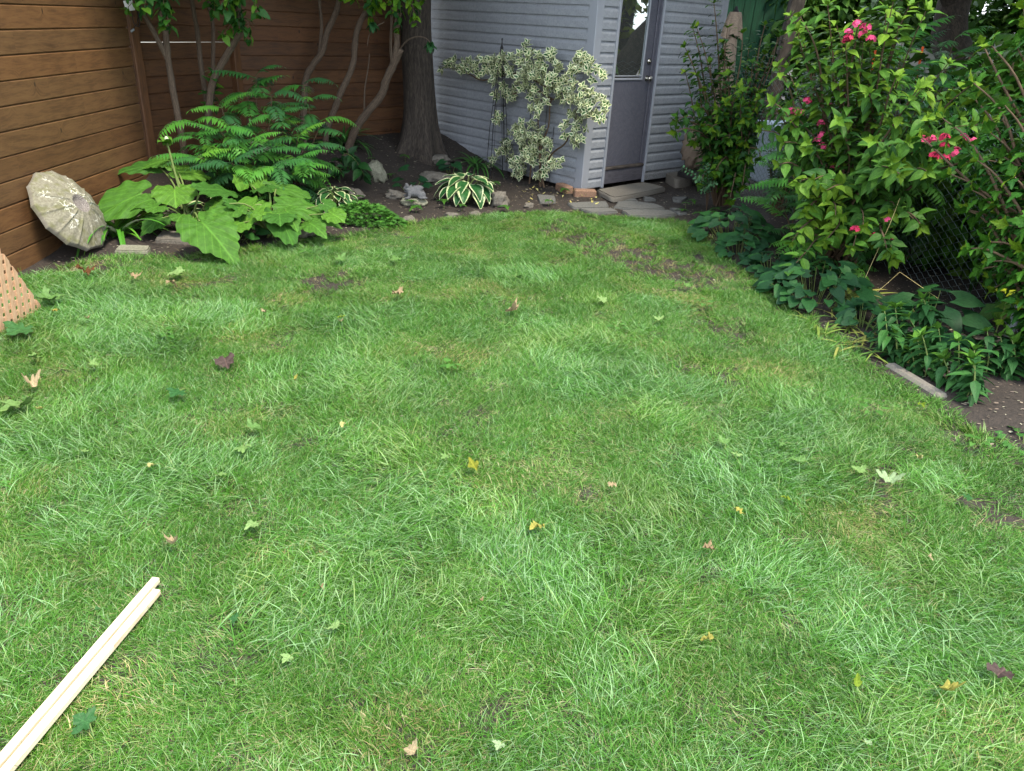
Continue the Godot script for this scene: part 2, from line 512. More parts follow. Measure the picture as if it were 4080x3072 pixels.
func make_shed() -> void:
	var s := thing("garden_shed", "grey shed with lapped vinyl siding and a narrow half glazed door", "shed", Vector3(0.600, 0, -8.059), deg_to_rad(44.16))
	var W := 2.14
	var D := 3.2
	var T := 2.35
	# carcass behind the siding, open at the door
	bx(s, "wall", Vector3(0.004, 0.06, -D), Vector3(0.07, T, -0.004), M.inside, 0.0)
	bx(s, "wall", Vector3(0.072, 0.06, -0.07), Vector3(0.326, T, -0.004), M.inside, 0.0)
	bx(s, "wall", Vector3(1.012, 0.06, -0.07), Vector3(W - 0.072, T, -0.004), M.inside, 0.0)
	bx(s, "wall", Vector3(W - 0.07, 0.06, -D), Vector3(W - 0.004, T, -0.004), M.inside, 0.0)
	bx(s, "wall", Vector3(0.072, 0.06, -D), Vector3(W - 0.072, T, -D + 0.07), M.inside, 0.0)
	bx(s, "wall", Vector3(0.328, 2.22, -0.07), Vector3(1.01, T, -0.004), M.inside, 0.0)
	bx(s, "floor", Vector3(0.072, 0.07, -D + 0.072), Vector3(W - 0.072, 0.11, -0.072), M.dark, 0.0)
	for q in [Vector3(0.3, 0, -0.3), Vector3(1.8, 0, -0.35), Vector3(0.3, 0, -2.7), Vector3(1.8, 0, -2.7), Vector3(0.25, 0, -1.5)]:
		bx(s, "foundation_block", q + Vector3(-0.1, -0.15, -0.1), q + Vector3(0.1, 0.068, 0.1), M.concrete)
	# siding courses, every one a plank
	var fl := plank_profile(0.078, 0.296).mesh(M.siding)
	var fr := plank_profile(1.034, W - 0.06).mesh(M.siding)
	var lw := plank_profile(-D, -0.078).mesh(M.siding)
	var rw := plank_profile(0.01, D).mesh(M.siding)
	var ft := plank_profile(0.30, 1.03).mesh(M.siding)
	for k in 23:
		var y := 0.0445 + 0.1014 * k
		obj("siding_plank", fl, s, Transform3D(Basis.IDENTITY, Vector3(0, y, 0)))
		obj("siding_plank", fr, s, Transform3D(Basis.IDENTITY, Vector3(0, y, 0)), M.siding_dirty if k == 0 else null)
		# the side wall: along -z, facing -x
		obj("siding_plank", lw, s, Transform3D(Basis(Vector3.BACK, Vector3.UP, Vector3.LEFT), Vector3(0, y, 0)))
		if k > 21: obj("siding_plank", ft, s, Transform3D(Basis.IDENTITY, Vector3(0, y, 0)))
		obj("siding_plank", rw, s, Transform3D(Basis(Vector3.FORWARD, Vector3.UP, Vector3.RIGHT), Vector3(W, y, 0)))
	# corner posts: an L of two flat leaves with a raised arris
	for cx in [0.0, W]:
		var sg := 1.0 if cx == 0.0 else -1.0
		var lo := minf(cx - sg * 0.02, cx + sg * 0.076)
		bx(s, "corner_trim", Vector3(lo, 0.030, -0.002), Vector3(lo + 0.096, T, 0.0265), M.trim, 0.004)
		var a := minf(cx - sg * 0.029, cx + sg * 0.0)
		bx(s, "corner_trim", Vector3(a, 0.030, -0.076), Vector3(a + 0.029, T, 0.029), M.trim, 0.004)
	# door trim, frame and door
	bx(s, "door_trim", Vector3(0.298, 0.03, -0.002), Vector3(0.33, 2.26, 0.031), M.trim, 0.004)
	bx(s, "door_trim", Vector3(1.007, 0.03, -0.002), Vector3(1.032, 2.26, 0.031), M.trim, 0.004)
	bx(s, "door_trim", Vector3(0.331, 2.225, -0.002), Vector3(1.006, 2.262, 0.024), M.trim, 0.004)
	bx(s, "door_jamb", Vector3(0.331, 0.235, -0.07), Vector3(0.345, 2.222, 0.01), M.door, 0.002)
	bx(s, "door_jamb", Vector3(0.992, 0.235, -0.07), Vector3(1.006, 2.222, 0.01), M.door, 0.002)
	bx(s, "door_jamb", Vector3(0.962, 0.24, -0.028), Vector3(0.991, 2.222, -0.012), M.door, 0.003)
	bx(s, "kick_board", Vector3(0.331, 0.06, -0.05), Vector3(1.006, 0.206, 0.004), M.kick, 0.004)
	bx(s, "door_sill", Vector3(0.331, 0.2075, -0.05), Vector3(1.006, 0.234, 0.016), M.sillwood, 0.006)
	var d := obj("door", door_slab(), s)
	for q in [[0.368, 0.388, 1.10, 2.12], [0.822, 0.842, 1.10, 2.12]]:
		bx(d, "window_frame", Vector3(q[0], q[2], -0.031), Vector3(q[1], q[3], -0.017), M.trim, 0.003)
	bx(d, "window_frame", Vector3(0.3885, 1.10, -0.031), Vector3(0.8215, 1.122, -0.017), M.trim, 0.003)
	bx(d, "window_frame", Vector3(0.3885, 1.134, -0.031), Vector3(0.8215, 1.146, -0.022), M.trim, 0.003)
	bx(d, "window_frame", Vector3(0.3885, 2.10, -0.031), Vector3(0.8215, 2.12, -0.017), M.trim, 0.003)
	bx(d, "pane", Vector3(0.389, 1.1465, -0.037), Vector3(0.821, 2.099, -0.032), M.glass, 0.0)
	for q in [[1.115, 0.026, true], [1.283, 0.024, false]]:
		var mb := MB.new()
		var prof := [Vector2(0, 0.0), Vector2(0.032, 0.0), Vector2(0.032, 0.006), Vector2(0.014, 0.010), Vector2(0.012, 0.028), Vector2(0.026, 0.036), Vector2(0.029, 0.050), Vector2(0.022, 0.062), Vector2(0.0, 0.066)]
		if not q[2]: prof = [Vector2(0, 0.0), Vector2(0.031, 0.0), Vector2(0.030, 0.012), Vector2(0.022, 0.020), Vector2(0.014, 0.022), Vector2(0.013, 0.028), Vector2(0.0, 0.030)]
		mb.lathe(Transform3D(Basis(Vector3.RIGHT, Vector3.BACK, Vector3.DOWN), Vector3(0.925, q[0], -0.030)), prof, 16)
		obj("knob" if q[2] else "deadbolt", mb.mesh(M.chrome), d)
	# roof, just above the picture
	var rm := MB.new()
	var hip := Vector3(W * 0.5, 3.0, -D * 0.5)
	var e0 := Vector3(-0.2, T, 0.22)
	var e1 := Vector3(W + 0.2, T, 0.22)
	var e2 := Vector3(W + 0.2, T, -D - 0.2)
	var e3 := Vector3(-0.2, T, -D - 0.2)
	for q in [[e0, e1], [e1, e2], [e2, e3], [e3, e0]]:
		var i := rm.p(q[0]); rm.p(hip); rm.p(q[1])
		rm.tri(i, i + 1, i + 2)
		rm.face(q[0] - Vector3(0, 0.09, 0), q[0], q[1], q[1] - Vector3(0, 0.09, 0))
	rm.face(e0 - Vector3(0, 0.09, 0), e1 - Vector3(0, 0.09, 0), e2 - Vector3(0, 0.09, 0), e3 - Vector3(0, 0.09, 0))
	obj("roof", rm.mesh(M.shingle), s)

func door_slab() -> Mesh:
	# the slab with its window opening, front face 31 mm behind the wall
	var m := MB.new()
	var z1 := -0.0312
	var z0 := -0.068
	for q in [[0.346, 0.3675, 0.236, 2.22], [0.8425, 0.9905, 0.236, 2.22], [0.3675, 0.8425, 0.236, 1.0995], [0.3675, 0.8425, 2.1205, 2.22]]:
		m.box(Transform3D(Basis.IDENTITY, Vector3((q[0] + q[1]) * 0.5, (q[2] + q[3]) * 0.5, (z0 + z1) * 0.5)), Vector3(q[1] - q[0], q[3] - q[2], z1 - z0))
	return m.mesh(M.door)

func make_chain_link() -> void:
	var a := Vector3(2.20, 0, -9.6)
	var b := Vector3(3.06, 0, -4.45)
	var e := Vector3(3.62, 0, -1.1)
	var t := thing("chain_link_fence", "dark vinyl coated chain link fence with round steel posts behind the shrubs", "fence")
	for q in [a, a.lerp(b, 0.5), b, e]:
		var mb := MB.new()
		mb.tube([q + Vector3(0, -0.3, 0), q + Vector3(0, 1.26, 0)], [0.024, 0.024], 12)
		mb.lathe(Transform3D(Basis.IDENTITY, q + Vector3(0, 1.26, 0)), [Vector2(0.028, 0), Vector2(0.028, 0.02), Vector2(0.018, 0.04), Vector2(0, 0.045)], 12)
		obj("post", mb.mesh(M.galv), t)
	for sg in [[a, b], [b, e]]:
		# woven wires: zigzags that lock into one another
		var m := MB.new()
		var d: Vector3 = (sg[1] - sg[0]).normalized()
		var out := d.cross(Vector3.UP)
		var l: float = sg[0].distance_to(sg[1])
		var cw := 0.056
		var nn := int(l / cw)
		for k in nn:
			var pts := []
			for j in 45:
				var y := 0.02 + j * 0.0275
				var s := 1.0 if (j + k) % 2 == 0 else -1.0
				var x := k * cw + (s * 0.5 + 0.5) * cw
				pts.append(sg[0] + d * x + Vector3(0, y, 0) + out * (s * 0.003 - 0.026))
			m.tube(pts, taper(45, 0.0019, 0.0019), 3, 1.0, Color.WHITE, 0.0, false)
		var w := obj("wire_mesh", m.mesh(M.black_wire), t)
		w.set_meta("kind", "stuff")
# ---------------------------------------------------------------- leaves
# a blade of unit length along +z, upper side +y
func blade(wf: Callable, W: float, nt: int, ns: int, fold: float, droop: float, back := 0.0, ruffle := 0.0, ph := 0.0, tooth := 0.0) -> MB:
	var m := MB.new()
	var y := 0.0
	var z := 0.0
	for it in nt + 1:
		var t := float(it) / nt
		var a := droop * t
		if it > 0:
			y -= sin(a) / nt
			z += cos(a) / nt
		var w: float = wf.call(t) * W
		var nrm := Vector3(0, cos(a), sin(a))
		for k in range(-ns, ns + 1):
			var s := float(k) / ns
			var ww := w * (1.0 + (tooth if (it % 2 == 0 and absf(s) == 1.0) else 0.0))
			var q := Vector3(s * ww * cos(fold), y, z) + nrm * (absf(s) * ww * sin(fold) + ruffle * s * s * sin(t * 11.0 + ph + signf(s) * 1.3) * W)
			q.z -= back * pow(absf(s), 1.6) * pow(1.0 - t, 3.0)
			m.p(q, Vector2(s * 0.5 + 0.5, t))
	var c := 2 * ns + 1
	for it in nt:
		for k in c - 1:
			var i := it * c + k
			m.quad(i + 1, i + c + 1, i + c, i)
	return m

func w_ovate(t: float) -> float: return sin(PI * pow(t, 0.72)) * (1.05 - 0.3 * t) + 0.01
func w_lance(t: float) -> float: return sin(PI * pow(t, 0.62)) * (1.1 - 0.55 * t) + 0.01
func w_heart(t: float) -> float: return pow(1.0 - t, 0.72) * pow(minf(1.0, (t + 0.10) * 2.6), 0.55)
func w_strap(t: float) -> float: return minf(1.0, (0.25 + t * 4.0)) * pow(1.0 - t * 0.995, 0.45)
func w_round(t: float) -> float: return pow(sin(PI * clampf(t * 0.96 + 0.03, 0.0, 1.0)), 0.6)

# a lobed leaf from half its outline (x to the side, y along the leaf), mirrored
func lobed(half: Array, ctr: Vector2, rings: Array, cup: float, droop: float, ruffle: float, ph: float, fold := 0.0, fine := 1, pucker := 0.0) -> MB:
	var o := []
	var hs := []
	for k in half.size() - 1:
		for j in fine: hs.append((half[k] as Vector2).cubic_interpolate(half[k + 1], half[maxi(k - 1, 0)], half[mini(k + 2, half.size() - 1)], float(j) / fine))
	hs.append(half[half.size() - 1])
	for q in hs: o.append(q)
	for k in range(hs.size() - 1, -1, -1):
		if hs[k].x > 0.001: o.append(Vector2(-hs[k].x, hs[k].y))
	var m := MB.new()
	var lift := func(q: Vector2, f: float, ang: float) -> Vector3:
		var zz: float = q.y
		return Vector3(q.x, cup * (q - ctr).length_squared() - droop * zz * zz * 0.5 + ruffle * f * f * sin(ang * (7.0 if pucker == 0.0 else 10.0) + ph) + fold * absf(q.x) + pucker * sin(q.x * 26.0 + ph) * sin(zz * 23.0 - ph), zz)
	m.p(lift.call(ctr, 0.0, 0.0), Vector2(0.5, ctr.y))
	for rg in rings:
		for q in o:
			var e: Vector2 = ctr.lerp(q, rg)
			m.p(lift.call(e, rg, (q - ctr).angle()), Vector2(e.x + 0.5, e.y))
	var c := o.size()
	for k in c:
		m.tri(0, 1 + k, 1 + (k + 1) % c)
	for j in rings.size() - 1:
		for k in c:
			var a := 1 + j * c
			m.quad(a + k, a + c + k, a + c + (k + 1) % c, a + (k + 1) % c)
	return m

const MAPLE := [Vector2(0, 0.0), Vector2(0.10, -0.06), Vector2(0.24, -0.12), Vector2(0.40, -0.10), Vector2(0.34, 0.04), Vector2(0.52, 0.12), Vector2(0.66, 0.20), Vector2(0.84, 0.36), Vector2(0.64, 0.40), Vector2(0.58, 0.54), Vector2(0.40, 0.44), Vector2(0.30, 0.50), Vector2(0.36, 0.68), Vector2(0.22, 0.76), Vector2(0.12, 0.86), Vector2(0, 1.04)]
const SHARON := [Vector2(0, 0.0), Vector2(0.10, 0.06), Vector2(0.24, 0.22), Vector2(0.31, 0.33), Vector2(0.36, 0.46), Vector2(0.27, 0.50), Vector2(0.25, 0.58), Vector2(0.17, 0.60), Vector2(0.19, 0.72), Vector2(0.11, 0.78), Vector2(0.09, 0.89), Vector2(0, 1.0)]
const BURDOCK := [Vector2(0, 0.0), Vector2(0.05, -0.12), Vector2(0.16, -0.20), Vector2(0.27, -0.17), Vector2(0.36, -0.10), Vector2(0.41, 0.0), Vector2(0.46, 0.05), Vector2(0.43, 0.14), Vector2(0.48, 0.22), Vector2(0.42, 0.30), Vector2(0.43, 0.40), Vector2(0.35, 0.47), Vector2(0.34, 0.56), Vector2(0.25, 0.62), Vector2(0.22, 0.72), Vector2(0.13, 0.78), Vector2(0.09, 0.88), Vector2(0, 0.98)]
const ROUNDLEAF := [Vector2(0, 0.0), Vector2(0.06, -0.15), Vector2(0.20, -0.22), Vector2(0.34, -0.18), Vector2(0.43, -0.06), Vector2(0.50, 0.02), Vector2(0.47, 0.14), Vector2(0.50, 0.26), Vector2(0.42, 0.36), Vector2(0.38, 0.48), Vector2(0.27, 0.52), Vector2(0.18, 0.60), Vector2(0.08, 0.62), Vector2(0, 0.67)]

# pinnate frond of unit length: a bent rachis with toothed leaflets in pairs
func frond(pairs: int, droop: float, lw: float, ll: float, r: RandomNumberGenerator) -> MB:
	var m := MB.new()
	var pts := []
	var y := 0.0
	var z := 0.0
	var steps := 24
	for k in steps + 1:
		var a := -0.25 + droop * float(k) / steps
		pts.append(Vector3(0, y, z))
		y -= sin(a) / steps
		z += cos(a) / steps
	m.tube([pts[0], pts[6], pts[12], pts[18], pts[24]], [0.009, 0.008, 0.006, 0.004, 0.002], 4)
	var lf := blade(w_lance, lw, 3, 1, 0.18, 0.5)
	for k in pairs:
		var t := 0.16 + 0.82 * float(k) / pairs
		var fi := t * steps
		var i := int(fi)
		var c: Vector3 = pts[i].lerp(pts[i + 1], fi - i)
		var tg: Vector3 = (pts[i + 1] - pts[i]).normalized()
		var l := ll * (sin(PI * (0.22 + 0.72 * t)) * 0.9 + 0.16)
		for s in [-1.0, 1.0]:
			var d := (Vector3(s, 0, 0) * 0.86 + tg * 0.42 + Vector3(0, r.randf_range(-0.34, 0.02), 0)).normalized()
			var up := Vector3(0, tg.z, -tg.y).normalized()
			m.add(lf, rot(along(c, c + d, up), Vector3(l, l, l) * r.randf_range(0.9, 1.1)))
	var e: Vector3 = pts[steps]
	m.add(lf, rot(along(e, e + (e - pts[steps - 1])), Vector3.ONE * ll * 0.5))
	return m

func vein_tex(n: int, slope: float, strength: float, s: int) -> ImageTexture:
	var f := noise(1.0, s, 3)
	return image(128, 128, func(u: float, v: float) -> Color:
		var x := absf(u - 0.5) * 2.0
		var g := 0.80 + f.get_noise_2d(u * 6.0, v * 6.0) * 0.12 + f.get_noise_2d(u * 24.0, v * 24.0) * 0.07
		var q := fposmod((v - x * slope) * n, 1.0)
		var vein := maxf(0.0, 1.0 - absf(q - 0.5) * 2.0 / 0.16) * 0.6
		vein = maxf(vein, maxf(0.0, 1.0 - x / 0.05))
		g += vein * strength
		return Color(clampf(g * (1.0 + vein * 0.12), 0, 1), clampf(g, 0, 1), clampf(g * 0.96, 0, 1)))

func tones(cols: Array, rough: float, back: float, tex: Texture2D) -> Array:
	var a := []
	for q in cols: a.append(mat(q, rough, back, tex))
	return a

# leaves set along stems; the ones that show largest are built one by one
func dress(t: Node3D, list: Array, meshes: Array, mats: Array, cap := 300, called := "leaf") -> void:
	var vis := []
	var rest := []
	for q in list:
		var o: Vector3 = t.transform * (q[0] as Transform3D).origin
		if seen(o): vis.append([o.distance_to(Vector3(0, 1.6, 0)) / (q[0] as Transform3D).basis.z.length(), q])
		else: rest.append(q)
	vis.sort_custom(func(a, b): return a[0] < b[0])
	for k in vis.size():
		var q = vis[k][1]
		if k < cap: obj(called, meshes[q[1]], t, q[0], mats[q[2]])
		else: rest.append(q)
	var by := {}
	for q in rest:
		if not by.has(q[2]): by[q[2]] = []
		by[q[2]].append(q[0])
	for k in by:
		var o := many("foliage", meshes[k % meshes.size()], by[k], [], t)
		o.material_override = mats[k]
		o.set_meta("kind", "stuff")

# transforms of leaves along one stem (points of a spline)
func leaves_on(pts: Array, r: RandomNumberGenerator, o: Dictionary) -> Array:
	var out := []
	var total := 0.0
	for k in pts.size() - 1: total += (pts[k] as Vector3).distance_to(pts[k + 1])
	var d: float = total * float(o.get("t0", 0.3))
	var gap: float = o.gap
	var phi := r.randf() * TAU
	var run := 0.0
	var k := 0
	var opp: bool = o.get("opposite", false)
	var nm: int = o.get("meshes", 1)
	var tn: Array = o.get("tones", [0])
	while d < total:
		while k < pts.size() - 2 and run + (pts[k] as Vector3).distance_to(pts[k + 1]) < d:
			run += (pts[k] as Vector3).distance_to(pts[k + 1])
			k += 1
		var tg: Vector3 = (pts[k + 1] - pts[k]).normalized()
		var c: Vector3 = pts[k] + tg * (d - run)
		var x := tg.cross(Vector3.UP if absf(tg.y) < 0.9 else Vector3.RIGHT).normalized()
		var y := tg.cross(x)
		var far := d / total
		for j in (2 if opp else 1):
			var a := phi + j * PI
			var rad := x * cos(a) + y * sin(a)
			var dir := (rad + tg * r.randf_range(0.2, 0.7) + Vector3(0, r.randf_range(-0.5, 0.1) + float(o.get("lift", 0.0)), 0)).normalized()
			var up := (Vector3.UP + tg * 0.5 + Vector3(r.randf_range(-0.4, 0.4), 0, r.randf_range(-0.4, 0.4))).normalized()
			var s: float = o.size * r.randf_range(0.65, 1.15) * (1.0 - 0.35 * far if o.get("shrink", true) else 1.0)
			var base := c + rad * 0.004 + dir * s * float(o.get("petiole", 0.12))
			out.append([rot(along(base, base + dir, up), Vector3(s, s, s)), r.randi() % nm, tn[r.randi() % tn.size()]])
		phi += PI * 0.5 + r.randf_range(-0.3, 0.3) if opp else 2.4
		d += gap * r.randf_range(0.75, 1.25)
	# a tuft of young leaves at the tip
	var e: Vector3 = pts[pts.size() - 1]
	var te: Vector3 = (e - pts[pts.size() - 2]).normalized()
	for j in int(o.get("tip", 4)):
		var a := TAU * j / float(o.get("tip", 4)) + phi + r.randf_range(-0.6, 0.6)
		var x := te.cross(Vector3.UP if absf(te.y) < 0.9 else Vector3.RIGHT).normalized()
		var rad := x * cos(a) + te.cross(x) * sin(a)
		var dir := (rad * r.randf_range(0.3, 1.0) + te * r.randf_range(0.4, 1.2) + Vector3(0, r.randf_range(-0.4, 0.3), 0)).normalized()
		var s: float = o.size * r.randf_range(0.35, 0.85)
		var ty: Array = o.get("tip_tones", tn)
		out.append([rot(along(e, e + dir, te), Vector3(s, s, s)), r.randi() % nm, ty[r.randi() % ty.size()]])
	return out

func stem(t: Node3D, called: String, pts: Array, r0: float, r1: float, m: Material, sides := 7, bump := 0.0, sd := 0) -> void:
	var mb := MB.new()
	mb.tube(pts, taper(pts.size(), r0, r1), sides, 1.6, Color.WHITE, bump, true, sd)
	obj(called, mb.mesh(m), t)
func clump(lf: MB, n: int, rad: float, r: RandomNumberGenerator) -> MB:
	var m := MB.new()
	for k in n:
		var d := Vector3(r.randfn(), r.randfn() * 0.7, r.randfn()).normalized()
		var c := d * rad * sqrt(r.randf())
		var dir := (d + Vector3(0, r.randf_range(-0.9, 0.1), 0)).normalized()
		m.add(lf, rot(along(c, c + dir, (Vector3.UP + d * 0.6).normalized()), Vector3.ONE * r.randf_range(0.7, 1.2)))
	return m

# a crown: clumps of leaves spread through lobes of an uneven ellipsoid
func crown(t: Node3D, cm: Mesh, lobes: Array, n: int, r: RandomNumberGenerator, cols: Array, sc: float) -> void:
	var xf := []
	var cc := []
	for k in n:
		var l = lobes[r.randi() % lobes.size()]
		var d := Vector3(r.randfn(), r.randfn(), r.randfn()).normalized() * pow(r.randf(), 0.4)
		var b := Basis.from_euler(Vector3(r.randf_range(-0.6, 0.6), r.randf() * TAU, r.randf_range(-0.6, 0.6)))
		xf.append(Transform3D(b.scaled(Vector3.ONE * sc * r.randf_range(0.7, 1.3)), l[0] + d * l[1]))
		cc.append(cols[r.randi() % cols.size()])
	var o := many("crown", cm, xf, cc, t)
	o.set_meta("kind", "stuff")

func make_surroundings() -> void:
	var r := rng(77)
	# pale house behind the back fence: only slivers of it show between the boards
	var h := thing("neighbour_house", "pale rendered house standing behind the brown back fence", "house", Vector3(-6.2, 0, -13.2), deg_to_rad(48.0))
	bx(h, "wall", Vector3(-6, 0, -4), Vector3(6, 5.0, 0), M.white, 0.01)
	bx(h, "window", Vector3(-2, 1.2, 0.002), Vector3(-0.8, 2.4, 0.03), M.glass, 0.004)
	bx(h, "window", Vector3(2, 1.2, 0.002), Vector3(3.2, 2.4, 0.03), M.glass, 0.004)
	bx(h, "roof", Vector3(-6.3, 5.01, -4.3), Vector3(6.3, 5.3, 0.4), M.shingle, 0.05)
	# green boarded outbuilding beyond the chain link
	M.greenboard = mat(Color.WHITE, 0.75, 0.0, wood_tex(256, 128, Color(0.03, 0.16, 0.10), Color(0.055, 0.27, 0.17), Color(0.08, 0.33, 0.22), [], 151, 0.4))
	var g := thing("green_outbuilding", "dark green boarded outbuilding behind the closed beige parasol", "shed", Vector3(2.6, 0, -13.2), deg_to_rad(-8.0))
	bx(g, "wall", Vector3(0, 0, -2.4), Vector3(1.42, 2.7, -0.03), M.dark, 0.0)
	for k in 9:
		board(g, "board", Vector3(0.08 + k * 0.158, 0.02, -0.012), Vector3(0.08 + k * 0.158, 2.7, -0.012), 0.152, 0.022, M.greenboard, r, 0.003)
	bx(g, "roof", Vector3(-0.15, 2.71, -2.6), Vector3(1.6, 2.82, 0.2), M.shingle, 0.01)
	var bp := MB.new()
	bp.box(Transform3D(Basis(Vector3.UP, Vector3.LEFT, Vector3.BACK), Vector3.ZERO), Vector3(3.2, 0.2, 0.16), 0.01)
	meta(obj("timber_post", bp.mesh(M.sillwood), null, Transform3D(Basis(Vector3.BACK, -0.06), Vector3(3.76, 1.45, -12.4))), "thick dark brown timber post beside the green outbuilding", "post")
	# bits of the neighbour's yard seen through the leaves
	M.pale = mat(Color(0.66, 0.72, 0.78), 0.6)
	var sb := thing("storage_box", "pale grey plastic storage box in the yard behind chain link fence", "box", Vector3(3.15, 0, -9.3), 0.25)
	bx(sb, "body", Vector3(-0.35, 0, -0.3), Vector3(0.35, 0.62, 0.3), M.pale, 0.02)
	for k in 6: bx(sb, "rib", Vector3(-0.31 + k * 0.115, 0.03, 0.301), Vector3(-0.27 + k * 0.115, 0.58, 0.318), M.pale, 0.005)
	bx(sb, "lid", Vector3(-0.38, 0.622, -0.33), Vector3(0.38, 0.69, 0.34), M.pale, 0.02)
	var ws := thing("white_screen", "white slatted screen panel glimpsed among leaves behind the leaning trunk", "screen", Vector3(4.75, 0, -9.6), -0.35)
	for k in 9: bx(ws, "slat", Vector3(-0.5, 0.35 + k * 0.135, -0.012), Vector3(0.5, 0.47 + k * 0.135, 0.012), M.white, 0.004)
	for x in [-0.5, 0.5]: bx(ws, "post", Vector3(x - 0.04, 0, -0.05), Vector3(x + 0.04, 1.65, -0.013), M.white, 0.005)
	M.orange = mat(Color(0.93, 0.36, 0.10), 0.6)
	for q in [[Vector3(3.80, 0.02, -8.0), "standing among the leaves below the leaning trunk"], [Vector3(3.40, 0, -8.1), "between the pink flowered shrub and the dark trunk"]]:
		var os := MB.new()
		os.box(Transform3D(Basis.IDENTITY, Vector3(0, 0.80, 0)), Vector3(0.02, 1.52, 0.015), 0.003)
		os.lathe(Transform3D(Basis(Vector3.RIGHT, PI), Vector3(0, 0.05, 0)), [Vector2(0.02, 0.0), Vector2(0.0, 0.2)], 4)
		meta(obj("marker_stake", os.mesh(M.orange), null, Transform3D(Basis(Vector3.BACK, 0.05), q[0])), "thin orange marker stake " + q[1], "stake")

func make_trees() -> void:
	var r := rng(5)
	M.crown = mat(Color(0.92, 0.96, 0.9), 0.5, 0.7, vein_tex(7, 0.5, 0.12, 3))
	M.crown.vertex_color_use_as_albedo = true
	# crowns stand above the picture: broad simple leaves will do
	var ml := MB.new()
	ml.add(blade(w_ovate, 0.42, 2, 1, 0.2, 0.5), Transform3D(Basis.from_scale(Vector3.ONE * 0.24), Vector3.ZERO))
	var cm := clump(ml, 14, 0.45, r).mesh(M.crown, true)
	var greens := [Color(0.32, 0.50, 0.21).srgb_to_linear(), Color(0.37, 0.54, 0.22).srgb_to_linear(), Color(0.30, 0.47, 0.21).srgb_to_linear(), Color(0.42, 0.57, 0.23).srgb_to_linear()]
	# the big trunk between the fence and the shed
	var t := thing("maple_tree", "thick dark trunked tree standing between the brown fence and the grey shed", "tree", on(-1.226, -8.912))
	var tr := MB.new()
	var pts := []
	var rad := []
	for k in 26:
		var y := -0.25 + k * 0.18
		pts.append(Vector3(0.02 * sin(k * 0.5), y, 0.015 * cos(k * 0.7)))
		rad.append(0.157 + 0.11 * exp(-maxf(0.0, y + 0.05) * 5.0) + 0.03 * exp(-maxf(0.0, y) * 1.3))
	# root flare: lobes that fade upwards
	var sides := 36
	var st := 0
	for k in 26:
		for s in sides + 1:
			var a := TAU * float(s % sides) / sides
			var fl := exp(-maxf(0.0, pts[k].y) * 4.5)
			var rr: float = rad[k] * (1.0 + 0.22 * fl * sin(a * 5.0 + 0.7) + 0.02 * sin(a * 11.0 + k * 0.4) + 0.012 * sin(a * 23.0 + k))
			tr.p(pts[k] + Vector3(cos(a) * rr, 0, -sin(a) * rr), Vector2(2.0 * s / sides, pts[k].y * 0.9))
	for k in 25:
		for s in sides:
			var i := st + k * (sides + 1) + s
			tr.quad(i, i + sides + 1, i + sides + 2, i + 1)
	obj("trunk", tr.mesh(M.bark), t)
	for q in [[0.3, 1.5, 2.2], [2.2, 1.8, 1.9], [4.1, 1.6, 2.3], [5.4, 1.2, 2.8]]:
		var b := Vector3(0, 3.9, 0)
		var e := Vector3(cos(q[0]) * q[1], 4.0 + q[2], sin(q[0]) * q[1])
		stem(t, "limb", spline([b, b.lerp(e, 0.5) + Vector3(0, 0.3, 0), e], 4), 0.11, 0.03, M.bark, 8, 0.08)
	crown(t, cm, [[Vector3(0, 4.6, 0.2), Vector3(2.4, 1.3, 1.6)], [Vector3(-2.3, 4.0, 0.3), Vector3(2.1, 1.3, 1.7)], [Vector3(2.2, 4.6, 0.0), Vector3(2.1, 1.2, 1.6)], [Vector3(0.3, 4.4, -2.2), Vector3(2.4, 1.5, 1.8)], [Vector3(-2.6, 3.4, 1.4), Vector3(1.6, 0.9, 1.5)], [Vector3(-1.4, 3.2, -0.3), Vector3(1.5, 0.8, 1.0)], [Vector3(1.2, 3.6, -0.4), Vector3(1.5, 0.9, 1.2)], [Vector3(0.6, 4.6, 2.0), Vector3(2.6, 1.0, 1.5)], [Vector3(-1.6, 3.3, 0.2), Vector3(1.6, 0.7, 1.3)]], 2300, r, greens, 1.0)
	# trees in the yard to the right, beyond the chain link
	var t2 := thing("leaning_tree", "large dark trunk leaning up behind the pink flowered shrub", "tree", Vector3(4.55, 0, -8.9))
	stem(t2, "trunk", spline([Vector3(0.5, -0.2, 0.6), Vector3(0.34, 0.7, 0.3), Vector3(0.05, 1.4, -0.08), Vector3(-0.02, 2.0, -0.4), Vector3(0.3, 3.4, -0.6), Vector3(0.5, 4.8, -0.6)], 5), 0.24, 0.12, M.bark, 14, 0.10, 3)
	stem(t2, "limb", spline([Vector3(-0.02, 1.95, -0.36), Vector3(-0.7, 2.5, 0.0), Vector3(-1.5, 2.9, 0.2)], 4), 0.09, 0.04, M.bark, 9, 0.08, 4)
	stem(t2, "limb", spline([Vector3(0.2, 3.0, -0.55), Vector3(1.2, 3.9, 0.2), Vector3(2.0, 4.6, 1.0)], 4), 0.09, 0.04, M.bark, 9, 0.08, 5)
	crown(t2, cm, [[Vector3(0.4, 4.4, 0.5), Vector3(2.2, 1.2, 2.2)], [Vector3(-1.0, 3.8, 1.6), Vector3(1.5, 0.8, 1.8)], [Vector3(0.6, 3.6, 3.4), Vector3(1.8, 0.9, 2.0)], [Vector3(-0.2, 3.5, 2.6), Vector3(1.4, 0.6, 1.4)]], 800, r, greens, 1.0)
	var yel := [Color(0.34, 0.38, 0.04), Color(0.26, 0.34, 0.04), Color(0.40, 0.42, 0.05), Color(0.18, 0.28, 0.04)]
	var t3 := thing("yellow_green_tree", "yellow green tree in neighbouring yard, mirrored in the shed door pane", "tree", Vector3(7.0, 0, -9.0))
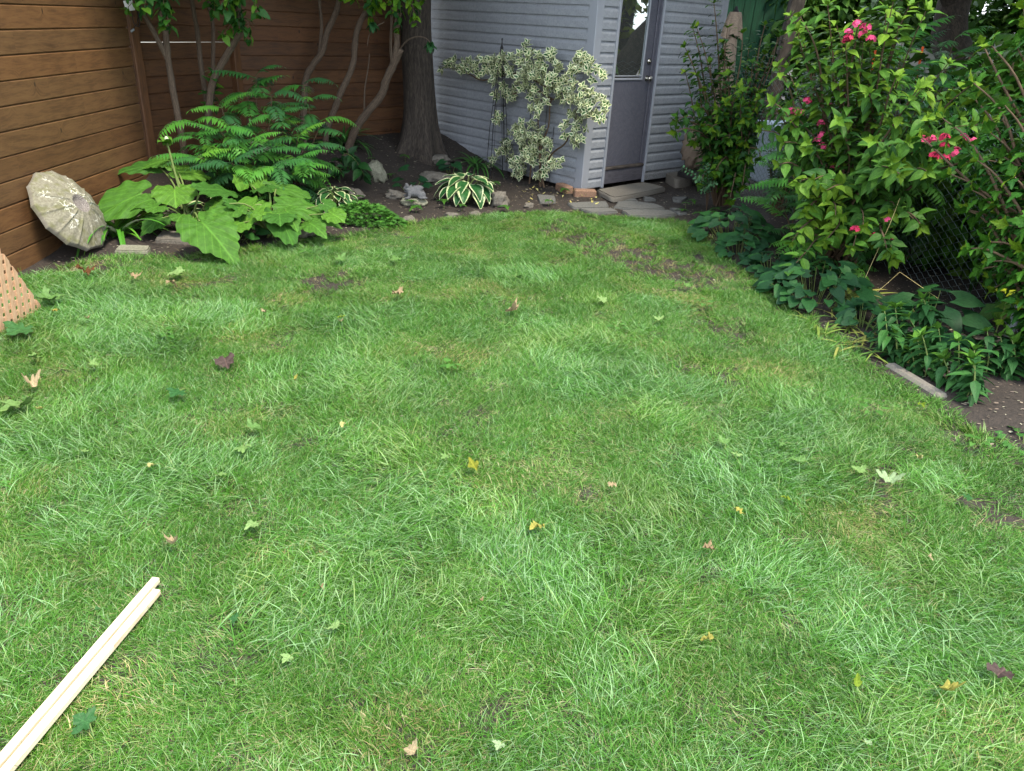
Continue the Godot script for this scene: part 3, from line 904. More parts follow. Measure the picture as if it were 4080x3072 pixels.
	stem(t3, "trunk", spline([Vector3(0.4, -0.2, 0), Vector3(0.1, 1.2, 0.1), Vector3(-0.2, 3.0, 0)], 4), 0.16, 0.09, M.bark, 10, 0.1)
	crown(t3, cm, [[Vector3(0, 1.8, 0), Vector3(0.9, 1.5, 2.0)], [Vector3(0.2, 3.0, 0.2), Vector3(0.9, 0.8, 1.6)]], 360, r, yel, 0.7)
	# dense shrubs that close the view on the right
	var lf := MB.new()
	lf.add(blade(w_ovate, 0.32, 3, 1, 0.2, 0.5), Transform3D(Basis.from_scale(Vector3.ONE * 0.12), Vector3.ZERO))
	var sm := clump(lf, 12, 0.16, r).mesh(M.crown, true)
	LEAF.clump = sm
	LEAF.greens = greens
	for q in [
			["rounded dark leafy shrub below the leaning trunk", Vector3(4.0, 0, -7.6), 1.6, greens, 520, 0.9],
			["bright leafy shrub beyond the chain link, right of the leaning trunk", Vector3(5.5, 0, -7.6), 2.7, greens, 900, 1.1],
			["tall deep green shrub between the leaning trunk and white screen", Vector3(4.7, 0, -10.4), 2.6, greens, 600, 1.0],
			["broad yellow green shrub closing the far corner of the neighbouring yard", Vector3(7.2, 0, -11.5), 4.0, greens, 1500, 1.8],
			["tall dark shrub filling the gap beside the green outbuilding", Vector3(5.2, 0, -13.2), 3.6, greens, 1100, 1.6],
			["tall bright shrub far behind the white screen", Vector3(10.5, 0, -8.0), 4.0, greens, 1500, 1.8],
			["dark low shrub pressed against chain link behind the steel post", Vector3(3.8, 0, -4.9), 1.7, greens, 600, 0.8],
			["dark shrub beyond chain link under the tall ferny fronds", Vector3(3.75, 0, -6.1), 1.8, greens, 650, 0.8],
			["dark shrub beyond chain link beside the pale storage box", Vector3(3.25, 0, -8.0), 1.5, greens, 420, 0.6],
			["leafy shrub overhanging chain link at the garden's near corner", Vector3(4.4, 0, -3.9), 2.2, greens, 700, 0.9]]:
		var sh := thing("background_shrub", q[0], "shrub", q[1], 0.0, "shrubs in the yard beyond the chain link")
		var hh: float = q[2]
		var ww: float = q[5]
		for k in 5:
			var a := TAU * k / 5.0
			stem(sh, "stem", spline([Vector3(cos(a) * 0.08, -0.05, sin(a) * 0.08), Vector3(cos(a) * 0.25, hh * 0.4, sin(a) * 0.25), Vector3(cos(a) * 0.5, hh * 0.85, sin(a) * 0.5)], 3), 0.025, 0.008, M.twig, 5)
		crown(sh, sm, [[Vector3(0, hh * 0.52, 0), Vector3(0.75 * ww, hh * 0.48, 0.75 * ww)], [Vector3(0.4 * ww, hh * 0.36, 0.35 * ww), Vector3(0.6 * ww, hh * 0.36, 0.6 * ww)], [Vector3(-0.4 * ww, hh * 0.40, 0.2), Vector3(0.55 * ww, hh * 0.40, 0.55 * ww)]], q[4], r, q[3], 1.2)

# ---------------------------------------------------------------- shrubs
var LEAF := {}
func make_shrubs() -> void:
	var r := rng(9)
	var vt := vein_tex(7, 0.45, 0.16, 5)
	var vh := vein_tex(6, 0.7, 0.14, 6)
	LEAF.vein = vt
	LEAF.heartvein = vh
	# meshes of unit length
	LEAF.heart = []
	LEAF.ovate = []
	LEAF.lance = []
	LEAF.sharon = []
	LEAF.violet = []
	for k in 3:
		LEAF.heart.append(blade(w_heart, 0.46, 7, 2, 0.10 + 0.08 * k, 0.3 + 0.25 * k, 0.22, 0.05, k).mesh(null))
		LEAF.violet.append(blade(w_heart, 0.54, 7, 2, 0.04 + 0.05 * k, 0.15 + 0.2 * k, 0.26, 0.04, k).mesh(null))
		LEAF.ovate.append(blade(w_ovate, 0.27, 7, 2, 0.2 + 0.08 * k, 0.35 + 0.3 * k, 0.0, 0.05, k, 0.05).mesh(null))
		LEAF.lance.append(blade(w_lance, 0.21, 6, 2, 0.22 + 0.06 * k, 0.4 + 0.3 * k, 0.0, 0.03, k).mesh(null))
		LEAF.sharon.append(lobed(SHARON, Vector2(0, 0.42), [0.55, 1.0], -0.25, 0.35 + 0.3 * k, 0.03, k, 0.12).mesh(null))
	lilac_left(r)
	lilac_right(r)
	euonymus(rng(33))
	rose_of_sharon(rng(41))
	weigela(rng(55))
	edge_shrub(rng(61))

func lilac_left(r: RandomNumberGenerator) -> void:
	var t := thing("lilac_shrub", "lilac with several bare grey stems and heart shaped leaves in front of fence corner", "shrub")
	var st := [
		[on(-2.95, -6.72, -0.05), Vector3(-2.96, 0.3, -6.74), Vector3(-2.97, 0.53, -6.75), Vector3(-2.99, 0.86, -6.75), Vector3(-3.00, 1.17, -6.75), Vector3(-2.99, 1.39, -6.75), Vector3(-3.01, 1.50, -6.75), Vector3(-3.00, 1.75, -6.75), Vector3(-2.96, 2.3, -6.7)],
		[Vector3(-3.00, 1.15, -6.75), Vector3(-3.07, 1.37, -6.70), Vector3(-3.11, 1.50, -6.65), Vector3(-3.12, 1.62, -6.60), Vector3(-3.14, 2.1, -6.5)],
		[on(-2.84, -7.05, -0.05), Vector3(-2.85, 0.5, -7.08), Vector3(-2.86, 0.79, -7.10), Vector3(-2.86, 1.11, -7.07), Vector3(-2.85, 1.39, -7.05), Vector3(-2.85, 1.54, -7.02), Vector3(-2.85, 2.1, -7.00)],
		[on(-2.80, -6.88, -0.05), Vector3(-2.79, 0.6, -6.9), Vector3(-2.73, 0.92, -6.90), Vector3(-2.66, 1.06, -6.89), Vector3(-2.55, 1.21, -6.87), Vector3(-2.46, 1.33, -6.86), Vector3(-2.39, 1.42, -6.84), Vector3(-2.40, 1.55, -6.83), Vector3(-2.38, 1.75, -6.81), Vector3(-2.29, 2.2, -6.80)],
		[Vector3(-2.81, 0.8, -7.12), Vector3(-2.80, 0.99, -7.15), Vector3(-2.77, 1.26, -7.16), Vector3(-2.76, 1.44, -7.18), Vector3(-2.78, 1.62, -7.19), Vector3(-2.73, 2.1, -7.20)]]
	var rr := [0.032, 0.022, 0.026, 0.033, 0.02]
	for k in st.size():
		stem(t, "stem", spline(st[k], 4), rr[k], rr[k] * 0.62, M.bark2, 10, 0.10, k)
	var mats := tones([Color(0.22, 0.42, 0.17), Color(0.28, 0.49, 0.17), Color(0.20, 0.38, 0.19), Color(0.36, 0.54, 0.16)], 0.55, 0.5, LEAF.heartvein)
	var ls := []
	# hanging twigs: start, end
	for q in [[Vector3(-3.02, 1.75, -6.7), Vector3(-2.93, 1.38, -6.5)], [Vector3(-3.0, 1.8, -6.7), Vector3(-2.84, 1.45, -6.45)], [Vector3(-2.98, 1.85, -6.7), Vector3(-2.74, 1.5, -6.5)], [Vector3(-3.0, 1.7, -6.72), Vector3(-3.0, 1.46, -6.5)], [Vector3(-2.9, 1.9, -6.7), Vector3(-2.66, 1.56, -6.6)], [Vector3(-2.6, 1.9, -6.8), Vector3(-2.58, 1.42, -6.7)], [Vector3(-2.5, 1.9, -6.8), Vector3(-2.49, 1.36, -6.62)], [Vector3(-2.38, 1.9, -6.8), Vector3(-2.43, 1.5, -6.6)], [Vector3(-2.4, 1.8, -6.8), Vector3(-2.25, 1.5, -6.6)], [Vector3(-2.75, 1.75, -7.1), Vector3(-2.62, 1.5, -6.9)], [Vector3(-2.86, 0.7, -7.05), Vector3(-2.78, 0.98, -6.95)], [Vector3(-2.4, 1.5, -6.83), Vector3(-2.36, 1.22, -6.72)], [Vector3(-3.05, 2.0, -6.6), Vector3(-2.6, 1.66, -6.2)], [Vector3(-2.6, 2.0, -6.7), Vector3(-2.1, 1.68, -6.4)]]:
		for again in 2:
			var e: Vector3 = q[1] + Vector3(r.randf_range(-0.16, 0.16), r.randf_range(0.02, 0.16), r.randf_range(-0.1, 0.12))
			var p := spline([q[0], (q[0] + e) * 0.5 + Vector3(0.05, 0.06, 0.04), e], 4)
			stem(t, "twig", p, 0.004, 0.002, M.twig, 4)
			ls += leaves_on(p, r, {"gap": 0.05, "size": 0.085, "t0": 0.15, "opposite": true, "meshes": 3, "tones": [0, 0, 1, 2, 3], "petiole": 0.25, "lift": -0.15, "shrink": false})
	crown(t, LEAF.clump, [[Vector3(-2.9, 2.55, -6.6), Vector3(0.7, 0.5, 0.7)], [Vector3(-2.4, 2.6, -6.7), Vector3(0.7, 0.5, 0.6)]], 260, r, LEAF.greens, 1.0)
	dress(t, ls, LEAF.heart, mats)

func lilac_right(r: RandomNumberGenerator) -> void:
	var t := thing("lilac_shrub", "leaning lilac with long crooked bare stems beside the thick tree trunk", "shrub")
	var st := [
		[on(-2.12, -8.15, -0.05), Vector3(-2.05, 0.52, -8.16), Vector3(-1.96, 0.72, -8.16), Vector3(-1.90, 0.86, -8.16), Vector3(-1.84, 0.97, -8.17), Vector3(-1.77, 1.14, -8.18), Vector3(-1.74, 1.36, -8.18), Vector3(-1.68, 1.52, -8.18), Vector3(-1.60, 1.64, -8.19), Vector3(-1.54, 1.85, -8.20), Vector3(-1.50, 2.3, -8.20)],
		[on(-1.92, -8.25, -0.05), Vector3(-1.79, 0.47, -8.22), Vector3(-1.67, 0.64, -8.20), Vector3(-1.50, 0.84, -8.18), Vector3(-1.44, 0.99, -8.15), Vector3(-1.36, 1.14, -8.12), Vector3(-1.285, 1.29, -8.10)],
		[Vector3(-1.36, 1.14, -8.12), Vector3(-1.315, 1.33, -8.07), Vector3(-1.31, 1.51, -8.05), Vector3(-1.26, 1.71, -8.03), Vector3(-1.22, 2.2, -8.00)],
		[on(-2.30, -8.05, -0.05), Vector3(-2.30, 0.7, -8.2), Vector3(-2.28, 0.95, -8.26), Vector3(-2.20, 1.09, -8.28), Vector3(-2.11, 1.21, -8.29), Vector3(-2.05, 1.40, -8.31), Vector3(-1.96, 1.57, -8.32), Vector3(-1.92, 1.74, -8.34), Vector3(-1.89, 2.2, -8.35)],
		[Vector3(-2.14, 1.17, -8.29), Vector3(-2.12, 1.3, -8.30), Vector3(-2.10, 1.47, -8.30), Vector3(-2.11, 1.66, -8.30), Vector3(-2.12, 2.1, -8.30)],
		[Vector3(-1.68, 0.64, -8.20), Vector3(-1.67, 0.87, -8.20), Vector3(-1.63, 1.08, -8.20), Vector3(-1.61, 1.22, -8.20)],
		[Vector3(-1.37, 1.13, -8.10), Vector3(-1.38, 1.28, -8.07), Vector3(-1.36, 1.56, -8.03), Vector3(-1.35, 1.9, -8.00)],
		[Vector3(-1.36, 1.14, -8.09), Vector3(-1.365, 1.3, -8.05), Vector3(-1.345, 1.56, -8.01), Vector3(-1.31, 1.9, -7.98)],
		[Vector3(-1.29, 1.28, -8.08), Vector3(-1.20, 1.37, -7.99), Vector3(-1.09, 1.41, -7.92), Vector3(-1.00, 1.40, -7.86), Vector3(-0.955, 1.36, -7.80)],
		[Vector3(-1.42, 1.52, -8.0), Vector3(-1.5, 1.47, -7.98), Vector3(-1.56, 1.40, -7.96), Vector3(-1.58, 1.30, -7.95)]]
	var rr := [0.034, 0.042, 0.03, 0.036, 0.018, 0.009, 0.009, 0.008, 0.008, 0.006]
	var re := [0.026, 0.038, 0.024, 0.026, 0.014, 0.004, 0.006, 0.006, 0.003, 0.003]
	for k in st.size():
		stem(t, "stem", spline(st[k], 4), rr[k], re[k], M.bark2, 10, 0.13 if k < 5 else 0.0, k + 3)
	var mats := tones([Color(0.24, 0.44, 0.17), Color(0.36, 0.55, 0.15), Color(0.20, 0.40, 0.22), Color(0.44, 0.60, 0.15)], 0.55, 0.55, LEAF.heartvein)
	var ls := []
	for q in [[Vector3(-1.9, 2.0, -8.2), Vector3(-1.80, 1.62, -8.0)], [Vector3(-1.75, 2.0, -8.2), Vector3(-1.70, 1.58, -8.0)], [Vector3(-1.6, 2.0, -8.1), Vector3(-1.55, 1.64, -7.95)], [Vector3(-1.45, 2.0, -8.1), Vector3(-1.44, 1.6, -7.9)], [Vector3(-1.3, 2.0, -8.0), Vector3(-1.33, 1.62, -7.9)], [Vector3(-1.25, 1.9, -8.0), Vector3(-1.20, 1.5, -7.9)], [Vector3(-1.2, 1.95, -8.0), Vector3(-1.08, 1.62, -7.9)], [Vector3(-1.1, 2.0, -8.0), Vector3(-0.92, 1.68, -7.8)], [Vector3(-1.3, 1.75, -8.0), Vector3(-1.22, 1.42, -7.95)], [Vector3(-1.5, 1.8, -8.1), Vector3(-1.48, 1.5, -8.0)], [Vector3(-2.1, 2.0, -8.2), Vector3(-2.02, 1.68, -8.0)], [Vector3(-2.3, 2.0, -8.2), Vector3(-2.35, 1.7, -8.0)]]:
		for again in 2:
			var e: Vector3 = q[1] + Vector3(r.randf_range(-0.16, 0.16), r.randf_range(0.02, 0.16), r.randf_range(-0.1, 0.12))
			var p := spline([q[0], (q[0] + e) * 0.5 + Vector3(0.04, 0.05, 0.03), e], 4)
			stem(t, "twig", p, 0.004, 0.002, M.twig, 4)
			ls += leaves_on(p, r, {"gap": 0.055, "size": 0.085, "t0": 0.15, "opposite": true, "meshes": 3, "tones": [0, 1, 1, 2, 3], "petiole": 0.2, "lift": -0.2, "shrink": false})
	# the two tufts that hang clear of the rest
	for q in [[Vector3(-0.955, 1.36, -7.80), 6], [Vector3(-1.52, 1.50, -7.94), 6]]:
		for k in int(q[1]):
			var a := TAU * k / 6.0 + 0.4
			var d := Vector3(cos(a), -0.75 + 0.3 * sin(a * 2.0), sin(a) * 0.7).normalized()
			ls.append([rot(along(q[0], q[0] + d), Vector3.ONE * 0.10), k % 3, 2])
	crown(t, LEAF.clump, [[Vector3(-1.8, 2.75, -8.1), Vector3(0.7, 0.5, 0.7)], [Vector3(-1.2, 2.75, -8.0), Vector3(0.6, 0.5, 0.7)]], 240, r, LEAF.greens, 1.0)
	dress(t, ls, LEAF.heart, mats)

func arch(base: Vector3, tip: Vector3, lift: float, r: RandomNumberGenerator) -> Array:
	var m := base.lerp(tip, 0.45) + Vector3(r.randf_range(-0.06, 0.06), lift, r.randf_range(-0.06, 0.06))
	var m2 := base.lerp(tip, 0.8) + Vector3(r.randf_range(-0.03, 0.03), lift * 0.6, r.randf_range(-0.03, 0.03))
	return spline([base, m, m2, tip], 5)

func rose_of_sharon(r: RandomNumberGenerator) -> void:
	var t := thing("rose_of_sharon", "upright bush with small lobed leaves growing beside the shed's right corner", "shrub")
	var base := Vector3(2.06, 0, -7.88)
	var mats := tones([Color(0.19, 0.37, 0.14), Color(0.26, 0.45, 0.14), Color(0.15, 0.31, 0.15), Color(0.36, 0.53, 0.14), Color(0.46, 0.60, 0.16)], 0.58, 0.5, LEAF.vein)
	var ls := []
	var tg := [Vector3(1.50, 1.62, -7.90), Vector3(1.66, 1.84, -7.90), Vector3(1.80, 1.64, -7.80), Vector3(1.92, 1.60, -7.70), Vector3(2.11, 1.68, -7.70), Vector3(2.27, 1.60, -7.70), Vector3(1.47, 1.39, -7.80), Vector3(1.57, 1.22, -7.70), Vector3(1.42, 0.82, -7.60), Vector3(1.59, 0.96, -7.50), Vector3(1.59, 0.66, -7.50), Vector3(1.80, 1.25, -7.50), Vector3(2.03, 1.36, -7.60), Vector3(1.96, 1.01, -7.40), Vector3(2.22, 1.15, -7.70), Vector3(1.85, 0.71, -7.30), Vector3(2.09, 0.57, -7.40), Vector3(2.16, 0.83, -7.50), Vector3(1.78, 0.43, -7.30), Vector3(2.03, 0.33, -7.20), Vector3(1.69, 1.33, -7.80), Vector3(1.78, 1.51, -7.80), Vector3(2.15, 1.4, -7.9), Vector3(1.95, 1.3, -8.1), Vector3(2.3, 1.3, -8.0), Vector3(1.75, 0.95, -7.45), Vector3(1.9, 1.15, -7.42), Vector3(1.7, 0.8, -7.4), Vector3(2.3, 0.95, -7.75)]
	for q in tg.duplicate(): tg.append(q + Vector3(r.randfn() * 0.11, r.randf_range(-0.25, 0.02), r.randfn() * 0.11))
	for k in tg.size():
		var b := base + Vector3(r.randf_range(-0.09, 0.09), -0.03, r.randf_range(-0.06, 0.06))
		var p := arch(b, tg[k], 0.10 if tg[k].y > 1.0 else 0.3, r)
		stem(t, "stem", p, 0.014 if k < 12 else 0.009, 0.003, M.twig, 6)
		ls += leaves_on(p, r, {"gap": 0.021, "size": 0.112, "t0": 0.2 if tg[k].y > 1.0 else 0.35, "meshes": 3, "tones": [0, 0, 0, 1, 1, 2, 3], "tip_tones": [1, 3, 4], "petiole": 0.3, "tip": 5})
	dress(t, ls, LEAF.sharon, mats)

func flower_head(r: RandomNumberGenerator) -> MB:
	var m := MB.new()
	for k in 9:
		var d := Vector3(r.randfn(), absf(r.randfn()) + 0.3, r.randfn()).normalized()
		var c := d * 0.022
		m.tube([Vector3.ZERO, c * 0.7, c], [0.002, 0.0025, 0.006], 5)
		for j in 5:
			var x := d.cross(Vector3.UP if absf(d.y) < 0.95 else Vector3.RIGHT).normalized()
			var a := TAU * j / 5.0
			var e := (x * cos(a) + d.cross(x) * sin(a) + d * 0.35).normalized()
			m.add(blade(w_round, 0.42, 3, 1, 0.1, 0.3), rot(along(c, c + e, d), Vector3.ONE * 0.013))
	return m

func weigela(r: RandomNumberGenerator) -> void:
	var t := thing("weigela_shrub", "large arching shrub with lime green oval leaves and pink flower clusters", "shrub")
	var base := Vector3(2.42, 0, -5.72)
	var mats := tones([Color(0.29, 0.48, 0.20), Color(0.35, 0.55, 0.21), Color(0.24, 0.42, 0.20), Color(0.42, 0.60, 0.20), Color(0.49, 0.65, 0.21)], 0.56, 0.6, LEAF.vein)
	var ls := []
	var tg := [Vector3(1.64, 1.41, -5.50), Vector3(1.69, 1.72, -5.60), Vector3(1.85, 1.79, -5.40), Vector3(2.02, 1.74, -5.30), Vector3(2.17, 1.82, -5.20), Vector3(2.38, 1.78, -5.20), Vector3(1.98, 1.57, -5.30), Vector3(1.64, 1.19, -5.40), Vector3(1.83, 1.10, -5.50), Vector3(2.13, 1.05, -4.90), Vector3(2.23, 0.95, -4.80), Vector3(2.29, 1.07, -4.80), Vector3(2.47, 1.19, -5.00), Vector3(2.53, 1.09, -4.80), Vector3(2.62, 1.18, -4.80), Vector3(2.46, 0.90, -4.80), Vector3(2.00, 1.13, -5.20), Vector3(1.83, 0.72, -5.20), Vector3(1.99, 0.70, -5.10), Vector3(1.95, 0.57, -5.20), Vector3(2.05, 0.56, -5.00), Vector3(1.84, 0.35, -5.10), Vector3(2.17, 0.39, -4.90), Vector3(2.20, 0.52, -4.90), Vector3(2.30, 0.42, -4.70), Vector3(2.37, 0.62, -4.90), Vector3(2.02, 0.39, -5.00), Vector3(2.52, 0.58, -4.90), Vector3(1.75, 1.55, -5.5), Vector3(1.95, 1.68, -5.45), Vector3(2.28, 1.72, -5.3), Vector3(2.1, 1.6, -5.35), Vector3(2.55, 1.5, -5.1), Vector3(2.72, 1.38, -5.1), Vector3(2.45, 1.36, -5.1), Vector3(2.8, 1.2, -4.9), Vector3(2.3, 1.4, -5.2), Vector3(2.15, 1.3, -5.2), Vector3(1.75, 0.95, -5.4), Vector3(1.9, 0.9, -5.35)]
	for q in tg.duplicate(): tg.append(q + Vector3(r.randfn() * 0.13, r.randf_range(-0.22, 0.06), r.randfn() * 0.16 - 0.08))
	for k in tg.size():
		var b := base + Vector3(r.randf_range(-0.12, 0.1), -0.03, r.randf_range(-0.1, 0.1))
		var hi: bool = tg[k].y > 1.3
		var p := arch(b, tg[k], 0.18 if hi else 0.28, r)
		stem(t, "stem", p, 0.014 if k % 3 == 0 else 0.008, 0.0025, M.twig, 6, 0.05, k)
		var low: bool = k in [17, 18, 19, 20, 21, 26]
		ls += leaves_on(p, r, {"gap": 0.046, "size": 0.112, "t0": 0.4 if hi else 0.4, "opposite": true, "meshes": 3, "tones": [3, 4, 4, 1] if low else ([0, 1, 1, 3, 4] if hi else [0, 0, 1, 1, 2]), "tip_tones": [3, 4], "petiole": 0.06, "tip": 5, "shrink": false})
	dress(t, ls, LEAF.ovate, mats)
	M.pink = mat(Color(0.84, 0.30, 0.48), 0.55, 0.4)
	M.rose = mat(Color(0.68, 0.17, 0.31), 0.6, 0.3)
	var f1 := flower_head(r).mesh(M.pink)
	var f2 := flower_head(r).mesh(M.pink)
	for q in WEIGELA_FLOWERS:
		obj("flower", [f1, f2][r.randi() % 2], t, Transform3D(Basis.from_euler(Vector3(r.randf_range(-0.4, 0.7), r.randf() * TAU, 0)).scaled(Vector3.ONE * r.randf_range(1.0, 1.45)), q), M.rose if r.randf() < 0.35 else null)

func edge_shrub(r: RandomNumberGenerator) -> void:
	var t := thing("rose_of_sharon", "bush with glossy lobed leaves hanging over the steel fence post", "shrub")
	var base := Vector3(2.92, 0, -3.75)
	var mats := tones([Color(0.24, 0.46, 0.18), Color(0.31, 0.53, 0.18), Color(0.20, 0.40, 0.17), Color(0.48, 0.63, 0.18)], 0.52, 0.55, LEAF.vein)
	var ls := []
	var tg := [Vector3(2.29, 1.61, -4.20), Vector3(2.36, 1.78, -4.10), Vector3(2.31, 1.43, -4.30), Vector3(2.33, 1.35, -4.00), Vector3(2.34, 1.07, -4.10), Vector3(2.43, 1.03, -3.90), Vector3(2.36, 0.92, -4.10), Vector3(2.48, 0.79, -3.90), Vector3(2.42, 0.70, -3.90), Vector3(2.36, 0.65, -3.95), Vector3(2.53, 0.69, -3.80), Vector3(2.62, 0.42, -3.80), Vector3(2.5, 1.5, -4.0), Vector3(2.55, 1.25, -3.9), Vector3(2.6, 0.95, -3.7), Vector3(2.65, 1.6, -3.8), Vector3(2.2, 1.25, -4.3), Vector3(2.42, 1.2, -4.2), Vector3(2.5, 1.7, -4.3), Vector3(2.7, 1.4, -4.2), Vector3(2.28, 0.98, -4.2)]
	for q in tg.duplicate():
		tg.append(q + Vector3(r.randf_range(0.0, 0.25), r.randf_range(-0.2, 0.1), r.randfn() * 0.12))
		tg.append(q + Vector3(r.randf_range(-0.05, 0.35), r.randf_range(-0.25, 0.15), r.randf_range(-0.3, 0.1)))
	for k in tg.size():
		var b := base + Vector3(r.randf_range(-0.08, 0.08), -0.03, r.randf_range(-0.08, 0.08))
		var p := arch(b, tg[k], 0.22, r)
		stem(t, "stem", p, 0.013, 0.003, M.twig, 6)
		ls += leaves_on(p, r, {"gap": 0.030, "size": 0.118, "t0": 0.12, "meshes": 3, "tones": [0, 0, 1, 1, 2], "tip_tones": [3, 1], "petiole": 0.25, "tip": 5})
	dress(t, ls, LEAF.sharon, mats)
const WEIGELA_FLOWERS := [Vector3(1.968, 1.596, -5.250), Vector3(2.007, 1.682, -5.250), Vector3(1.962, 1.634, -5.250), Vector3(2.055, 1.633, -5.250), Vector3(2.110, 1.600, -5.250), Vector3(2.061, 1.665, -5.250), Vector3(2.376, 1.082, -4.800), Vector3(2.428, 1.082, -4.800), Vector3(2.502, 1.096, -4.800), Vector3(2.613, 1.105, -4.800), Vector3(2.671, 1.085, -4.800), Vector3(2.516, 1.050, -4.800), Vector3(2.591, 1.021, -4.800), Vector3(2.540, 0.981, -4.800), Vector3(2.469, 0.987, -4.800), Vector3(2.155, 1.106, -5.600), Vector3(2.137, 1.232, -5.600), Vector3(2.080, 1.170, -5.600), Vector3(2.207, 0.772, -5.600), Vector3(1.877, 1.205, -5.500), Vector3(1.789, 1.127, -5.500), Vector3(1.844, 1.126, -5.500), Vector3(2.116, 1.115, -5.500), Vector3(2.008, 0.955, -5.500), Vector3(2.047, 0.923, -5.500), Vector3(2.002, 1.068, -5.500), Vector3(2.026, 0.998, -5.500), Vector3(2.167, 0.787, -5.500), Vector3(2.070, 0.769, -5.500), Vector3(1.881, 1.205, -5.500), Vector3(2.152, 0.493, -4.900), Vector3(2.283, 0.460, -4.900), Vector3(2.383, 0.450, -4.900), Vector3(2.342, 0.566, -4.900)]
const BURDOCK_LEAVES := [
	[Vector3(-2.837, 0.295, -5.621), Vector3(-3.084, 0.192, -5.388), 0.342, "b"],
	[Vector3(-2.621, 0.328, -5.707), Vector3(-2.568, 0.271, -5.578), 0.304, "r"],
	[Vector3(-2.972, 0.376, -6.257), Vector3(-3.340, 0.369, -6.212), 0.194, "b"],
	[Vector3(-2.879, 0.434, -6.240), Vector3(-3.073, 0.414, -6.180), 0.167, "b"],
	[Vector3(-2.766, 0.371, -6.135), Vector3(-2.561, 0.328, -6.301), 0.191, "b"],
	[Vector3(-2.366, 0.344, -5.656), Vector3(-2.187, 0.298, -6.002), 0.236, "b"],
	[Vector3(-2.213, 0.246, -5.134), Vector3(-1.901, 0.108, -4.894), 0.382, "b"],
	[Vector3(-2.018, 0.246, -5.686), Vector3(-2.092, 0.154, -5.332), 0.239, "b"],
	[Vector3(-1.806, 0.213, -5.570), Vector3(-1.617, 0.110, -5.256), 0.224, "b"],
	[Vector3(-1.793, 0.262, -5.698), Vector3(-1.385, 0.171, -5.730), 0.228, "b"],
	[Vector3(-2.168, 0.328, -6.047), Vector3(-2.309, 0.476, -6.586), 0.264, "b"],
	[Vector3(-1.941, 0.344, -5.810), Vector3(-2.150, 0.310, -5.986), 0.133, "r"],
	[Vector3(-1.952, 0.312, -6.036), Vector3(-1.694, 0.243, -6.190), 0.163, "b"],
	[Vector3(-2.184, 0.246, -5.187), Vector3(-2.394, 0.177, -5.191), 0.132, "r"],
	[Vector3(-2.131, 0.295, -5.483), Vector3(-1.999, 0.215, -5.617), 0.150, "b"],
]
const EUONYMUS := [Vector4(-0.98, 1.06, -9.46, 0.060), Vector4(-0.84, 1.10, -9.32, 0.072), Vector4(-0.73, 1.13, -9.19, 0.077), Vector4(-0.62, 1.10, -9.13, 0.089), Vector4(-0.48, 1.17, -8.89, 0.111), Vector4(-0.35, 1.17, -8.73, 0.116), Vector4(-0.22, 1.17, -8.59, 0.120), Vector4(-0.09, 1.20, -8.45, 0.124), Vector4(-0.04, 1.32, -8.46, 0.053), Vector4(0.04, 1.22, -8.37, 0.105), Vector4(0.16, 1.24, -8.27, 0.092), Vector4(0.19, 1.31, -8.20, 0.045), Vector4(-0.32, 0.92, -8.74, 0.093), Vector4(-0.21, 0.89, -8.73, 0.062), Vector4(-0.09, 1.05, -8.40, 0.083), Vector4(0.02, 1.07, -8.29, 0.105), Vector4(0.16, 1.09, -8.18, 0.115), Vector4(0.30, 1.10, -8.17, 0.115), Vector4(0.42, 1.16, -7.94, 0.089), Vector4(0.51, 1.25, -7.98, 0.089), Vector4(0.49, 1.32, -7.92, 0.033), Vector4(0.59, 1.18, -7.90, 0.066), Vector4(0.68, 1.16, -7.75, 0.054), Vector4(0.01, 0.94, -8.44, 0.072), Vector4(0.12, 0.83, -8.19, 0.082), Vector4(0.09, 0.78, -8.29, 0.059), Vector4(0.24, 0.96, -8.20, 0.081), Vector4(0.35, 0.96, -8.06, 0.102), Vector4(0.47, 1.00, -7.96, 0.101), Vector4(0.45, 0.90, -7.86, 0.100), Vector4(0.56, 0.94, -7.73, 0.099), Vector4(0.66, 0.87, -7.84, 0.089), Vector4(0.72, 0.94, -7.62, 0.054), Vector4(0.72, 0.78, -7.61, 0.065), Vector4(0.63, 0.75, -7.82, 0.078), Vector4(0.51, 0.80, -7.99, 0.068), Vector4(0.50, 0.67, -7.92, 0.051), Vector4(0.38, 0.63, -7.94, 0.057), Vector4(0.50, 0.58, -7.91, 0.063), Vector4(-0.06, 0.60, -8.47, 0.049), Vector4(-0.10, 0.51, -8.58, 0.087), Vector4(0.03, 0.53, -8.43, 0.097), Vector4(0.16, 0.55, -8.25, 0.089), Vector4(-0.24, 0.31, -8.76, 0.070), Vector4(-0.13, 0.35, -8.64, 0.101), Vector4(0.02, 0.38, -8.39, 0.110), Vector4(0.16, 0.40, -8.34, 0.109), Vector4(0.25, 0.42, -8.11, 0.059), Vector4(0.08, 0.30, -8.26, 0.085), Vector4(0.22, 0.29, -8.31, 0.073), Vector4(0.31, 0.29, -8.01, 0.071), Vector4(-0.15, 0.20, -8.62, 0.063), Vector4(-0.05, 0.20, -8.47, 0.056), Vector4(-0.36, 0.13, -8.87, 0.052), Vector4(-0.00, 0.10, -8.48, 0.075), Vector4(-0.07, 0.06, -8.53, 0.050), Vector4(0.20, 0.16, -8.27, 0.073), Vector4(-0.28, 0.61, -8.72, 0.050), Vector4(-0.34, 0.63, -8.71, 0.031)]
